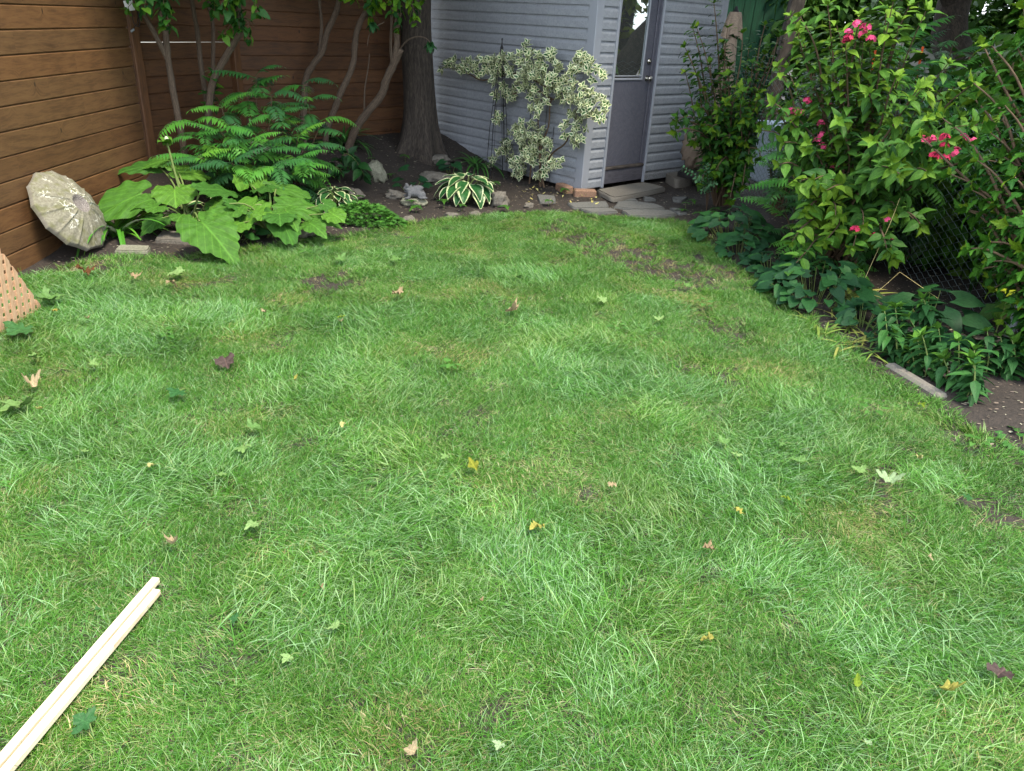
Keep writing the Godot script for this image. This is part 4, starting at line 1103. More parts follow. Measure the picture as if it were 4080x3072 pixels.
const PHLOX := [[Vector3(2.129, 0.000, -3.952), Vector3(2.032, 0.260, -4.003)], [Vector3(2.256, 0.000, -4.078), Vector3(2.177, 0.248, -4.121)], [Vector3(2.380, 0.000, -4.097), Vector3(2.300, 0.301, -4.142)], [Vector3(2.208, 0.000, -3.729), Vector3(2.143, 0.219, -3.767)], [Vector3(2.322, 0.000, -3.621), Vector3(2.271, 0.239, -3.653)], [Vector3(2.576, 0.000, -3.812), Vector3(2.525, 0.233, -3.846)], [Vector3(2.675, 0.000, -3.793), Vector3(2.642, 0.216, -3.816)], [Vector3(2.288, 0.000, -3.443), Vector3(2.266, 0.192, -3.457)], [Vector3(2.168, 0.000, -3.788), Vector3(2.133, 0.108, -3.808)], [Vector3(2.246, 0.000, -3.641), Vector3(2.225, 0.137, -3.654)], [Vector3(2.158, 0.000, -3.921), Vector3(2.102, 0.150, -3.951)], [Vector3(2.356, 0.000, -3.881), Vector3(2.303, 0.208, -3.913)]]
const LAWN_LEAVES := [
	["g", -2.612, -3.974, 0.164],
	["d", -2.526, -3.529, 0.168],
	["g", -2.055, -2.743, 0.166],
	["d", -1.467, -2.937, 0.098],
	["g", -2.259, -3.227, 0.081],
	["g", -1.954, -3.179, 0.060],
	["g", -1.039, -2.686, 0.078],
	["g", -1.027, -2.514, 0.083],
	["g", -2.159, -4.563, 0.141],
	["g", -1.234, -5.060, 0.110],
	["g", -0.861, -5.125, 0.097],
	["g", 0.532, -4.541, 0.100],
	["g", 0.859, -4.250, 0.089],
	["g", 0.897, -2.790, 0.072],
	["g", 0.935, -2.689, 0.052],
	["g", 1.188, -2.681, 0.074],
	["g", 1.410, -2.631, 0.073],
	["p", 1.501, -2.559, 0.100],
	["y", 0.118, -2.118, 0.073],
	["o", -0.129, -2.483, 0.074],
	["g", -0.459, -1.611, 0.054],
	["g", -0.553, -1.479, 0.045],
	["d", -0.971, -1.251, 0.071],
	["p", 0.019, -1.245, 0.038],
	["g", -0.838, -2.049, 0.067],
	["g", -1.043, -2.329, 0.051],
	["g", -2.032, -5.009, 0.182],
	["d", 1.767, -2.474, 0.057],
	["o", 0.970, -1.510, 0.040],
	["d", -0.744, -1.618, 0.042],
	["y", -1.939, -2.729, 0.044],
	["y", -0.693, -2.748, 0.044],
	["y", -1.314, -2.354, 0.043],
	["y", 0.599, -1.645, 0.045],
	["y", 1.203, -1.491, 0.065],
	["p", 0.923, -1.315, 0.026],
	["m", 1.401, -1.581, 0.074],
	["m", -1.377, -3.288, 0.107],
	["t", 0.684, -2.050, 0.053],
	["t", -1.038, -1.910, 0.050],
	["t", -0.187, -1.218, 0.045],
	["t", -0.741, -4.429, 0.098],
	["t", -0.028, -4.244, 0.088],
	["t", -2.126, -4.418, 0.078],
	["t", -2.368, -4.447, 0.085],
	["b", -2.696, -4.498, 0.113],
	["t", -0.974, -3.928, 0.036],
	["t", -1.414, -3.973, 0.042],
	["t", -2.110, -2.958, 0.075],
	["t", 0.398, -2.410, 0.040],
	["t", -0.532, -1.762, 0.019],
	["g", -0.411, -1.926, 0.041],
	["y", 0.843, -2.290, 0.050],
	["o", 1.050, -2.394, 0.044],
	["o", 1.959, -3.275, 0.061],
	["g", 1.145, -4.941, 0.079],
	["g", 0.001, -4.898, 0.071],
	["g", -0.247, -2.538, 0.046],
	["g", -1.598, -2.438, 0.036],
	["o", -0.979, -3.949, 0.048],
	["t", -0.053, -1.737, 0.019],
	["y", -1.002, -3.157, 0.035],
	["g", -1.707, -5.536, 0.087],
	["d", -1.126, -1.614, 0.021],
	["t", -2.277, -3.736, 0.034],
	["y", -2.491, -3.807, 0.046],
	["t", 1.440, -2.083, 0.022],
	["g", 1.156, -2.808, 0.041],
	["y", 1.720, -2.777, 0.049],
]
func vari_tex(green: Color, green2: Color, cream: Color, edge: float, s: int) -> ImageTexture:
	var f := noise(1.0, s, 3)
	return image(128, 256, func(u: float, v: float) -> Color:
		var x := absf(u - 0.5) * 2.0
		var tipd := minf(v, 1.0 - v) * 3.0
		var d := minf(1.0 - x, tipd)
		var q := d + f.get_noise_2d(u * 6.0, v * 14.0) * 0.12 + f.get_noise_2d(u * 3.0, v * 60.0) * 0.06
		var g := mixc(green, green2, 0.5 + f.get_noise_2d(u * 9.0, v * 5.0) + 0.25 * sin((v - x * 0.5) * 60.0))
		return mixc(cream, g, (q - edge) * 14.0))

func euonymus(r: RandomNumberGenerator) -> void:
	var t := thing("variegated_euonymus", "sprawling shrub with cream edged leaves climbing the shed side wall", "shrub")
	var m1 := mat(Color.WHITE, 0.4, 0.3, vari_tex(Color(0.15, 0.30, 0.16), Color(0.22, 0.40, 0.20), Color(0.85, 0.86, 0.72), 0.48, 8))
	var m2 := mat(Color.WHITE, 0.4, 0.3, vari_tex(Color(0.19, 0.35, 0.17), Color(0.27, 0.45, 0.20), Color(0.87, 0.88, 0.70), 0.54, 18))
	var mm := []
	for k in 3: mm.append(blade(w_ovate, 0.36, 6, 2, 0.2, 0.3 + 0.3 * k, 0.0, 0.04, k).mesh(null))
	var C := Vector3(0.600, 0, -8.059)
	var n := Vector3(-0.7174, 0, 0.6967)
	for q in [
			[Vector3(0.222, 0.0, -8.247), Vector3(0.162, 0.212, -8.309), Vector3(0.141, 0.443, -8.331), Vector3(0.110, 0.725, -8.363), Vector3(0.167, 1.0, -8.304)],
			[Vector3(0.173, 0.0, -8.298), Vector3(0.162, 0.389, -8.309), Vector3(0.222, 0.631, -8.247), Vector3(0.224, 0.855, -8.246), Vector3(0.277, 0.906, -8.191), Vector3(0.408, 0.936, -8.056)],
			[Vector3(0.18, 0.0, -8.28), Vector3(0.256, 0.327, -8.212), Vector3(0.389, 0.481, -8.076), Vector3(0.427, 0.567, -8.036), Vector3(0.471, 0.697, -7.991), Vector3(0.498, 0.895, -7.963)],
			[Vector3(0.062, 0.0, -8.412), Vector3(0.060, 0.273, -8.414), Vector3(-0.021, 0.375, -8.497)],
			[Vector3(0.244, 0.891, -8.225), Vector3(0.004, 0.979, -8.472), Vector3(-0.163, 0.889, -8.644), Vector3(-0.305, 0.916, -8.789)],
			[Vector3(0.167, 1.0, -8.304), Vector3(-0.125, 1.097, -8.605), Vector3(-0.506, 0.984, -8.997), Vector3(-0.672, 1.024, -9.167), Vector3(-0.931, 1.08, -9.434)]]:
		stem(t, "stem", spline(q, 4), 0.011, 0.005, M.twig, 7, 0.06)
	var ls := []
	for ev in EUONYMUS:
		var e: Vector4 = ev
		var c := Vector3(e.x, e.y, e.z)
		var nn := int(3 + pow(e.w / 0.1, 2.0) * 6.5)
		for k in nn:
			var d := Vector3(r.randfn(), r.randfn(), r.randfn()).normalized() * sqrt(r.randf()) * e.w * 1.12
			d -= n * d.dot(n) * 0.3
			var p := c + d
			var wd := (p - C).dot(n)
			if wd < 0.05: p += n * (0.05 - wd + r.randf() * 0.04)
			var ax := (n * 0.8 + Vector3(0, 0.55, 0) + d.normalized() * 0.7).normalized()
			var x := ax.cross(Vector3.UP).normalized()
			var y := ax.cross(x)
			var ph := r.randf() * TAU
			for j in 7:
				var a := ph + j * 2.4
				var dir := ((x * cos(a) + y * sin(a)) * (1.0 - 0.06 * j) + ax * (0.25 + 0.12 * j)).normalized()
				var b := p + ax * 0.006 * j
				var s := r.randf_range(0.048, 0.068)
				ls.append([rot(along(b, b + dir, ax), Vector3.ONE * s), r.randi() % 3, r.randi() % 2])
	dress(t, ls, mm, [m1, m2])

# strap leaved clumps
func strap_clump(called: String, label: String, cat: String, c: Vector3, n: int, L: float, lean: float, mats: Array, r: RandomNumberGenerator, grp := "", wdt := 0.021) -> void:
	var t := thing(called, label, cat, c, 0.0, grp)
	var ms := []
	for k in 3: ms.append(blade(w_strap, wdt / L, 9, 1, 0.45, 1.1 + 0.6 * k).mesh(null))
	var ls := []
	for k in n:
		var a := r.randf() * TAU
		var e := r.randf_range(0.7, 2.6) / lean
		var dir := Vector3(cos(a), e, sin(a)).normalized()
		var b := Vector3(r.randfn() * 0.03, -0.01, r.randfn() * 0.03)
		ls.append([rot(along(b, b + dir, Vector3.UP), Vector3.ONE * L * r.randf_range(0.6, 1.15)), r.randi() % 3, r.randi() % mats.size()])
	dress(t, ls, ms, mats)

func hosta(label: String, c: Vector3, n: int, L: float, r: RandomNumberGenerator, m: Array) -> void:
	var t := thing("hosta", label, "plant", c)
	var ms := []
	for k in 3: ms.append(blade(w_ovate, 0.31, 9, 3, 0.18, 0.7 + 0.35 * k, 0.0, 0.05, k).mesh(null))
	var ls := []
	for k in n:
		var u := float(k) / n
		var a := k * 2.4 + r.randf_range(-0.2, 0.2)
		var rad := L * (0.15 + 0.75 * sqrt(u))
		var y := L * (1.05 - 0.6 * u) + 0.02
		var b := Vector3(cos(a) * rad, y, sin(a) * rad)
		var dir := Vector3(cos(a) + r.randf_range(-0.25, 0.25), 0.35 - 0.6 * u + r.randf_range(-0.15, 0.15), sin(a) + r.randf_range(-0.1, 0.3)).normalized()
		var s := L * r.randf_range(0.75, 1.15)
		ls.append([rot(along(b, b + dir, Vector3.UP), Vector3.ONE * s), r.randi() % 3, r.randi() % m.size()])
		stem(t, "stalk", spline([Vector3(cos(a) * 0.015, -0.01, sin(a) * 0.015), Vector3(cos(a) * rad * 0.4, y * 0.7, sin(a) * rad * 0.4), b], 3), 0.004, 0.003, M.gstem, 5)
	dress(t, ls, ms, m)

func heart_clump(called: String, label: String, c: Vector3, rx: float, rz: float, n: int, size: float, h: float, mats: Array, r: RandomNumberGenerator, grp := "") -> void:
	var t := thing(called, label, "plant", c, 0.0, grp)
	var ls := []
	for k in n:
		var a := r.randf() * TAU
		var q := sqrt(r.randf())
		var y := h * (1.05 - 0.75 * q * q) * r.randf_range(0.75, 1.15)
		var b := Vector3(cos(a) * q * rx, y, sin(a) * q * rz)
		var dir := Vector3(cos(a) + r.randf_range(-0.5, 0.5), r.randf_range(-0.4, 0.1), sin(a) + r.randf_range(-0.5, 0.6)).normalized()
		var s := size * r.randf_range(0.7, 1.2)
		ls.append([rot(along(b, b + dir, Vector3(-0.1, 1, 0.5)), Vector3.ONE * s), r.randi() % 3, r.randi() % mats.size()])
		if k % 2 == 0: stem(t, "stalk", [Vector3(b.x * 0.4, -0.02, b.z * 0.4), Vector3(b.x * 0.8, y * 0.6, b.z * 0.8), b], 0.003, 0.002, M.gstem, 4)
	dress(t, ls, LEAF.violet, mats)

func make_bed_plants() -> void:
	var r := rng(101)
	# false spirea: ferny fronds on arching canes
	var sp := [Color(0.22, 0.44, 0.16), Color(0.28, 0.50, 0.17), Color(0.18, 0.37, 0.17), Color(0.33, 0.53, 0.16), Color(0.16, 0.33, 0.18)]
	var sm := tones(sp, 0.48, 0.5, null)
	var fr := []
	for k in 5: fr.append(frond(11 + k % 2, 0.5 + 0.25 * k, 0.16, 0.27, r).mesh(null))
	LEAF.frond = fr
	LEAF.frondmat = sm
	spirea(r, "clump of ferny false spirea fronds in front of the back fence", Vector3(-2.35, 0, -6.95),
		[Vector3(-2.74, 0.58, -6.5), Vector3(-2.78, 0.70, -6.6), Vector3(-2.58, 0.82, -6.7), Vector3(-2.33, 1.06, -6.9), Vector3(-2.18, 0.92, -6.8), Vector3(-1.98, 1.0, -7.1), Vector3(-1.92, 0.86, -7.0), Vector3(-1.80, 0.72, -6.9), Vector3(-2.5, 0.66, -6.4), Vector3(-2.25, 0.60, -6.4), Vector3(-1.92, 0.62, -6.6), Vector3(-1.85, 0.52, -6.6), Vector3(-2.62, 0.48, -6.2), Vector3(-2.36, 0.45, -6.2), Vector3(-2.02, 0.42, -6.3), Vector3(-1.9, 0.45, -6.5), Vector3(-2.66, 0.44, -6.35), Vector3(-2.1, 0.78, -6.7), Vector3(-1.95, 0.35, -6.45), Vector3(-2.45, 0.92, -7.0)], 0.36)
	# butterbur: broad ruffled leaves, each on a thick stalk
	var bt := vein_tex(5, 0.8, 0.26, 12)
	var bm := tones([Color(0.31, 0.50, 0.18), Color(0.36, 0.55, 0.19), Color(0.27, 0.46, 0.18)], 0.62, 0.45, bt)
	var bases := [Vector3(-2.52, 0, -5.72), Vector3(-1.90, 0, -5.72)]
	for w in 2:
		var t := thing("burdock_plant", ["large leaved plant with ruffled leaves and flower bud, beside stone basin", "large leaved plant with drooping ruffled leaves, next to cream edged hosta"][w], "plant")
		for k in BURDOCK_LEAVES.size():
			var q = BURDOCK_LEAVES[k]
			var own := 0 if k in [0, 1, 2, 3, 4, 5, 6, 13] else 1
			if own != w: continue
			var L: float = (q[0] as Vector3).distance_to(q[1])
			var rd: bool = q[3] == "r" or k in [0, 4, 7, 8, 12]
			if rd: L = maxf(L, q[2] * 0.6)
			var sx: float = q[2] * 1.05 / 0.96
			L = maxf(L * (1.5 if rd else 1.1), sx * 0.85)
			var up := Vector3(0.15, 1, 0.45) if k != 10 else Vector3(0.3, 0.6, 1)
			var mb := lobed(ROUNDLEAF if rd else BURDOCK, Vector2(0, 0.12), [0.22, 0.45, 0.7, 0.87, 1.0], -0.22, 0.3, 0.026, k * 1.3, 0.10, 3, 0.008)
			var a := along(q[0], q[1], up)
			obj("leaf", mb.mesh(bm[k % 3]), t, rot(a, Vector3(sx, (sx + L) * 0.5, L)))
			stem(t, "leaf_stalk", spline([bases[w] + Vector3(r.randf_range(-0.05, 0.05), -0.02, r.randf_range(-0.05, 0.05)), bases[w].lerp(q[0], 0.5) + Vector3(0, 0.10, 0), q[0] - Vector3(0, 0.004, 0)], 4), 0.010, 0.005, M.gstem, 7)
		# younger leaves that fill the mound
		for k in 17:
			var a := TAU * k / 8.5 + 0.4 * w
			var rd := r.randf_range(0.16, 0.42)
			var p: Vector3 = bases[w] + Vector3(cos(a) * rd * 1.15, r.randf_range(0.14, 0.27), sin(a) * rd * 0.7 + 0.06)
			var d := Vector3(cos(a), r.randf_range(-0.35, -0.05), sin(a) + 0.4).normalized()
			var sz := r.randf_range(0.15, 0.25)
			var lm := lobed(BURDOCK if k % 3 == 0 else ROUNDLEAF, Vector2(0, 0.12), [0.22, 0.45, 0.7, 0.87, 1.0], -0.22, 0.35, 0.03, k * 1.7, 0.10, 3, 0.008)
			obj("leaf", lm.mesh(bm[r.randi() % 3]), t, rot(along(p, p + d, Vector3(0.1, 1, 0.4)), Vector3.ONE * sz))
			stem(t, "leaf_stalk", spline([bases[w] + Vector3(0, -0.02, 0), bases[w].lerp(p, 0.5) + Vector3(0, 0.06, 0), p - Vector3(0, 0.004, 0)], 3), 0.008, 0.004, M.gstem, 6)
		if w == 0:
			stem(t, "flower_stem", spline([bases[0], Vector3(-2.60, 0.35, -5.74), Vector3(-2.66, 0.66, -5.78)], 4), 0.012, 0.007, M.gstem, 8)
			for k in 7:
				var a := TAU * k / 7.0
				var b := Vector3(-2.66, 0.64, -5.78)
				var d := Vector3(cos(a), 0.9 + 0.3 * sin(a * 2.0), sin(a)).normalized()
				obj("bud_leaf", LEAF.heart[k % 3], t, rot(along(b, b + d), Vector3.ONE * (0.06 + 0.05 * (k % 3) * 0.5)), bm[1])
			var bd := MB.new()
			bd.lathe(Transform3D(Basis.IDENTITY, Vector3(-2.66, 0.655, -5.78)), [Vector2(0, 0), Vector2(0.014, 0.008), Vector2(0.016, 0.022), Vector2(0.008, 0.036), Vector2(0, 0.04)], 8)
			obj("flower_bud", bd.mesh(mat(Color(0.70, 0.76, 0.62), 0.8)), t)
	# strap leaved clumps
	var dl := tones([Color(0.27, 0.50, 0.15), Color(0.22, 0.42, 0.14), Color(0.34, 0.55, 0.17)], 0.42, 0.4, null)
	var dd := tones([Color(0.18, 0.34, 0.14), Color(0.22, 0.40, 0.15)], 0.45, 0.4, null)
	strap_clump("daylily", "daylily clump of arching green leaves behind the stone basin", "plant", Vector3(-3.0, 0, -5.50), 56, 0.56, 1.0, dl, r)
	strap_clump("daylily", "dark daylily clump at the foot of the back fence", "plant", on(-1.98, -8.50), 46, 0.40, 1.0, dd, r)
	strap_clump("daylily", "daylily clump between the false spirea and lichen covered rock", "plant", on(-1.93, -7.1), 34, 0.30, 1.2, dd, r)
	strap_clump("daylily", "sparse daylily at the shed wall beside the black obelisk", "plant", on(-0.56, -8.80), 22, 0.48, 1.0, dd, r)
	# hostas
	var h1 := [mat(Color.WHITE, 0.38, 0.25, vari_tex(Color(0.12, 0.27, 0.14), Color(0.18, 0.36, 0.19), Color(0.78, 0.80, 0.64), 0.20, 28)), mat(Color.WHITE, 0.38, 0.25, vari_tex(Color(0.14, 0.30, 0.15), Color(0.22, 0.40, 0.21), Color(0.74, 0.78, 0.58), 0.24, 38))]
	hosta("white edged hosta mound in the dark soil near the frog ornament", Vector3(-0.54, 0, -7.33), 30, 0.21, r, h1)
	hosta("small narrow leaved white edged hosta beside the low mounded plant", Vector3(-1.66, 0, -6.72), 26, 0.15, r, h1)
	hosta("white edged hosta half hidden under the large ruffled leaves", Vector3(-2.45, 0, -5.95), 14, 0.16, r, h1)
	# mounded woodruff
	var w := thing("mounded_groundcover", "low mound of fine bright green whorled foliage at lawn edge", "plant", Vector3(-1.33, 0, -6.32))
	M.wood = mat(Color(0.95, 0.98, 0.9), 0.5, 0.5)
	M.wood.vertex_color_use_as_albedo = true
	var wl := MB.new()
	for k in 7:
		var a := TAU * k / 7.0
		var d := Vector3(cos(a), 0.25, sin(a)).normalized()
		wl.add(blade(w_lance, 0.16, 3, 1, 0.15, 0.4), rot(along(Vector3.ZERO, d), Vector3.ONE * 0.026))
	var wm := wl.mesh(M.wood, true)
	var xf := []
	var cc := []
	for k in 1300:
		var a := r.randf() * TAU
		var q := sqrt(r.randf())
		var f := 1.0 + 0.15 * sin(a * 3.0)
		var p := Vector3(cos(a) * q * 0.36 * f, 0.15 * (1.0 - q * q) * r.randf_range(0.5, 1.1) + 0.015, sin(a) * q * 0.22 * f)
		xf.append(Transform3D(Basis.from_euler(Vector3(r.randf_range(-0.6, 0.6), a * 5.0, r.randf_range(-0.6, 0.6))).scaled(Vector3.ONE * r.randf_range(0.7, 1.3)), p))
		cc.append([Color(0.06, 0.17, 0.03), Color(0.08, 0.21, 0.035), Color(0.05, 0.14, 0.03)][k % 3])
	var wo := many("foliage", wm, xf, cc, w)
	wo.set_meta("kind", "stuff")
	# dark leaved odds and ends in the bed
	var dk := tones([Color(0.14, 0.30, 0.20), Color(0.17, 0.34, 0.21)], 0.35, 0.3, LEAF.heartvein)
	heart_clump("wild_ginger", "small plant of dark heart leaves on thin stalks behind the frog", Vector3(-1.12, 0.02, -7.62), 0.16, 0.10, 10, 0.10, 0.20, dk, r)
	heart_clump("hellebore_seedling", "glossy dark leaved seedling between two flat rocks", on(-0.80, -8.42), 0.12, 0.10, 9, 0.12, 0.18, dk, r)
	heart_clump("violet", "violets growing under the large ruffled leaves by the daylily", Vector3(-2.15, 0, -5.55), 0.24, 0.16, 26, 0.085, 0.14, tones([Color(0.19, 0.37, 0.19), Color(0.23, 0.42, 0.20)], 0.45, 0.35, LEAF.heartvein), r)
	var sf := thing("solomons_seal", "arching stem of paired dark leaves beside the lichen covered rock", "plant", on(-1.72, -7.58))
	var sl := []
	var ps := spline([Vector3(-0.1, 0, 0), Vector3(-0.05, 0.26, 0.02), Vector3(0.08, 0.24, 0.1), Vector3(0.18, 0.1, 0.16)], 6)
	stem(sf, "stem", ps, 0.005, 0.003, M.gstem, 5)
	sl += leaves_on(ps, r, {"gap": 0.04, "size": 0.15, "t0": 0.3, "opposite": true, "meshes": 3, "tones": [0, 1], "petiole": 0.02, "shrink": false})
	var ps2 := spline([Vector3(-0.08, 0, 0.06), Vector3(-0.14, 0.16, 0.1), Vector3(-0.02, 0.14, 0.2)], 5)
	stem(sf, "stem", ps2, 0.004, 0.003, M.gstem, 5)
	sl += leaves_on(ps2, r, {"gap": 0.045, "size": 0.13, "t0": 0.2, "opposite": true, "meshes": 3, "tones": [0, 1], "petiole": 0.02, "shrink": false})
	dress(sf, sl, LEAF.ovate, tones([Color(0.15, 0.31, 0.17), Color(0.18, 0.36, 0.18)], 0.45, 0.4, LEAF.vein))
	# seedlings dotted over the soil
	var sd := tones([Color(0.30, 0.50, 0.18), Color(0.24, 0.43, 0.18)], 0.5, 0.5, LEAF.vein)
	for q in [Vector2(-1.28, -7.38), Vector2(-1.5, -6.98), Vector2(-0.95, -6.78), Vector2(-0.72, -6.98), Vector2(-1.38, -7.9), Vector2(-0.55, -6.92), Vector2(-1.62, -8.2), Vector2(-1.3, -8.45), Vector2(-0.3, -8.05), Vector2(0.42, -7.98), Vector2(1.62, -7.6), Vector2(1.72, -7.75), Vector2(1.55, -7.35), Vector2(1.8, -7.25), Vector2(0.25, -7.35), Vector2(-0.15, -7.0), Vector2(-1.75, -7.9), Vector2(-1.02, -6.95), Vector2(1.9, -7.5), Vector2(1.66, -7.15), Vector2(1.78, -6.98)]:
		var s := thing("maple_seedling", "tiny green seedling sprouting from the bare garden soil", "seedling", on(q.x, q.y), r.randf() * TAU, "seedlings on the bare soil")
		var hh := r.randf_range(0.03, 0.08)
		stem(s, "stem", [Vector3(0, -0.02, 0), Vector3(0.003, hh, 0)], 0.002, 0.0015, M.gstem, 4)
		for k in 4:
			var a := TAU * k / 4.0 + 0.3
			var d := Vector3(cos(a), 0.15, sin(a)).normalized()
			obj("leaf", LEAF.sharon[k % 3], s, rot(along(Vector3(0.003, hh, 0), Vector3(0.003, hh, 0) + d), Vector3.ONE * r.randf_range(0.05, 0.085)), sd[k % 2])

func spirea(r: RandomNumberGenerator, label: String, base: Vector3, tg: Array, L: float) -> void:
	var t := thing("false_spirea", label, "shrub")
	var ls := []
	for q in tg:
		var b := Vector3(lerpf(base.x, q.x, 0.55) + r.randf_range(-0.1, 0.1), 0, lerpf(base.z, q.z, 0.3) + r.randf_range(-0.1, 0.1))
		b.y = terr(b.x, b.z) - 0.03
		var p := arch(b, q, 0.05, r)
		stem(t, "cane", p, 0.006, 0.003, M.twig, 5)
		var m := p.size()
		for k in 10:
			var i := clampi(m - 1 - int(k * 1.5), 1, m - 1)
			var c: Vector3 = p[i]
			var a := k * 2.4 + r.randf_range(-0.3, 0.3)
			var d := Vector3(cos(a), r.randf_range(-0.15, 0.35) + (0.5 if k == 0 else 0.0), sin(a) * 0.9 + 0.15).normalized()
			var s := L * r.randf_range(0.75, 1.15)
			ls.append([rot(along(c, c + d, Vector3.UP), Vector3(s, s, s)), r.randi() % 5, [0, 0, 1, 1, 2, 2, 4, 4, 0, 1, 2, 3][r.randi() % 12]])
	dress(t, ls, LEAF.frond, LEAF.frondmat, 300, "frond")
const RIGHT_FRONDS := [Vector3(2.05, 0.75, -6.1), Vector3(2.3, 1.0, -6.3), Vector3(2.6, 1.25, -6.2), Vector3(2.85, 1.38, -6.3), Vector3(3.05, 1.3, -6.2), Vector3(3.25, 1.42, -6.4), Vector3(3.45, 1.3, -6.2), Vector3(2.7, 1.05, -5.9), Vector3(2.95, 1.1, -5.9), Vector3(3.2, 1.1, -5.8), Vector3(2.5, 0.8, -5.7), Vector3(2.8, 0.8, -5.6), Vector3(3.05, 0.85, -5.6), Vector3(2.3, 0.28, -5.6), Vector3(3.5, 1.0, -5.9), Vector3(2.9, 1.6, -6.6), Vector3(3.3, 1.65, -6.6), Vector3(2.2, 0.95, -6.4)]

func make_right_bed() -> void:
	var r := rng(202)
	var sp2 := RIGHT_FRONDS.duplicate()
	for q in RIGHT_FRONDS: sp2.append(q + Vector3(r.randfn() * 0.16, r.randf_range(-0.3, 0.05), r.randfn() * 0.16))
	spirea(r, "tall ferny false spirea fronds behind the pink flowered shrub", Vector3(2.75, 0, -6.3),
		sp2, 0.36)
	var vm := tones([Color(0.17, 0.35, 0.20), Color(0.20, 0.40, 0.21), Color(0.15, 0.31, 0.20)], 0.55, 0.35, LEAF.heartvein)
	heart_clump("violet", "dense violet clump at the lawn corner under the lobed leaf bush", Vector3(1.80, 0, -6.45), 0.36, 0.30, 100, 0.10, 0.24, vm, r)
	heart_clump("violet", "low thin violet patch between two fuller violet clumps", Vector3(1.90, 0, -5.55), 0.22, 0.32, 50, 0.085, 0.12, vm, r)
	heart_clump("violet", "narrow violet row linking the lawn corner clump to the thin patch", Vector3(1.76, 0, -5.95), 0.16, 0.26, 40, 0.09, 0.15, vm, r)
	heart_clump("violet", "violets along the lawn edge beside the flopped yellowing bulb leaves", Vector3(2.14, 0, -4.42), 0.15, 0.2, 34, 0.09, 0.14, vm, r)
	heart_clump("violet", "full glossy violet clump beside the wilting tulip leaves", Vector3(2.02, 0, -4.93), 0.34, 0.34, 110, 0.105, 0.24, vm, r)
	heart_clump("violet", "violets with broad leaves between the tulip and the chain link", Vector3(2.66, 0, -4.62), 0.24, 0.14, 14, 0.16, 0.22, vm, r)
	heart_clump("violet", "violet patch hidden among the upright pointed leaf plants", Vector3(2.55, 0, -4.02), 0.30, 0.18, 26, 0.12, 0.16, vm, r)
	# clover-like sprouts on the bare soil at the near end
	heart_clump("ground_ivy", "small round leaved weeds creeping over the bare soil corner", Vector3(2.32, 0, -3.0), 0.16, 0.18, 24, 0.035, 0.03, tones([Color(0.27, 0.48, 0.22)], 0.5, 0.4, LEAF.heartvein), r)
	# upright pointed leaf plants
	var pm := tones([Color(0.23, 0.43, 0.23), Color(0.27, 0.48, 0.24), Color(0.20, 0.38, 0.21), Color(0.38, 0.58, 0.22)], 0.55, 0.4, LEAF.vein)
	var spots := PHLOX.duplicate()
	for q in PHLOX:
		var sh := Vector3(r.randf_range(0.02, 0.13), 0, r.randf_range(-0.14, 0.06))
		spots.append([q[0] + sh, q[1] + sh + Vector3(0, r.randf_range(-0.06, 0.0), 0)])
	for q in spots:
		var t := thing("garden_phlox", "upright leafy stem with pointed leaves beside the chain link fence", "plant", Vector3(q[0].x, 0, q[0].z), 0.0, "upright pointed leaf plants by the chain link")
		var top: Vector3 = q[1] - Vector3(q[0].x, 0, q[0].z)
		var p := spline([Vector3(0, -0.02, 0), top * 0.5 + Vector3(r.randf_range(-0.03, 0.03), 0, 0.02), top], 6)
		stem(t, "stem", p, 0.005, 0.003, M.gstem, 6)
		var ls := leaves_on(p, r, {"gap": 0.022, "lift": -0.35, "size": 0.12, "t0": 0.12, "opposite": true, "meshes": 3, "tones": [0, 0, 1, 2], "tip_tones": [3], "petiole": 0.02, "tip": 6, "shrink": false})
		dress(t, ls, LEAF.lance, pm)
	# wilting tulips
	var ym := tones([Color(0.52, 0.55, 0.22), Color(0.60, 0.58, 0.28), Color(0.42, 0.50, 0.20)], 0.6, 0.5, null)
	var tu := thing("wilting_tulip", "wilting yellow green tulip leaves with pale dry stalks", "plant", Vector3(2.27, 0, -4.90))
	for k in 8:
		var a := TAU * k / 8.0 + 0.5
		var mb := blade(w_lance, 0.13, 9, 2, 0.5, 0.7 + 0.4 * (k % 3))
		var d := Vector3(cos(a) * 0.8, 0.9 + 0.4 * (k % 2), sin(a) * 0.6).normalized()
		obj("leaf", mb.mesh(ym[k % 3]), tu, rot(along(Vector3(cos(a) * 0.02, 0, sin(a) * 0.02), Vector3(cos(a) * 0.02, 0, sin(a) * 0.02) + d), Vector3.ONE * r.randf_range(0.20, 0.30)))
	M.straw = mat(Color(0.78, 0.72, 0.50), 0.8)
	stem(tu, "dry_stalk", spline([Vector3(0, 0, 0), Vector3(0.04, 0.3, 0.02), Vector3(0.07, 0.55, 0.05), Vector3(0.10, 0.72, 0.03)], 4), 0.002, 0.0013, M.straw, 5)
	stem(tu, "dry_stalk", [Vector3(0.05, 0, 0.02), Vector3(0.22, 0.25, 0.05), Vector3(0.42, 0.14, 0.22)], 0.002, 0.0014, M.straw, 5)
	# spent bulb leaves flopped over the edging
	var t := thing("spent_bulb_leaves", "flopped yellowing bulb leaves lying over the bed edge", "plant", Vector3(2.05, 0, -4.25))
	var ms := []
	for k in 3: ms.append(blade(w_strap, 0.030, 8, 1, 0.3, 0.9 + 0.5 * k).mesh(null))
	var ls := []
	for k in 90:
		var a := r.randf() * TAU
		var b := Vector3(r.randfn() * 0.13, r.randf_range(0.0, 0.04), r.randfn() * 0.22)
		ls.append([rot(along(b, b + Vector3(cos(a), r.randf_range(0.1, 0.5), sin(a))), Vector3.ONE * r.randf_range(0.18, 0.36)), r.randi() % 3, r.randi() % 3])
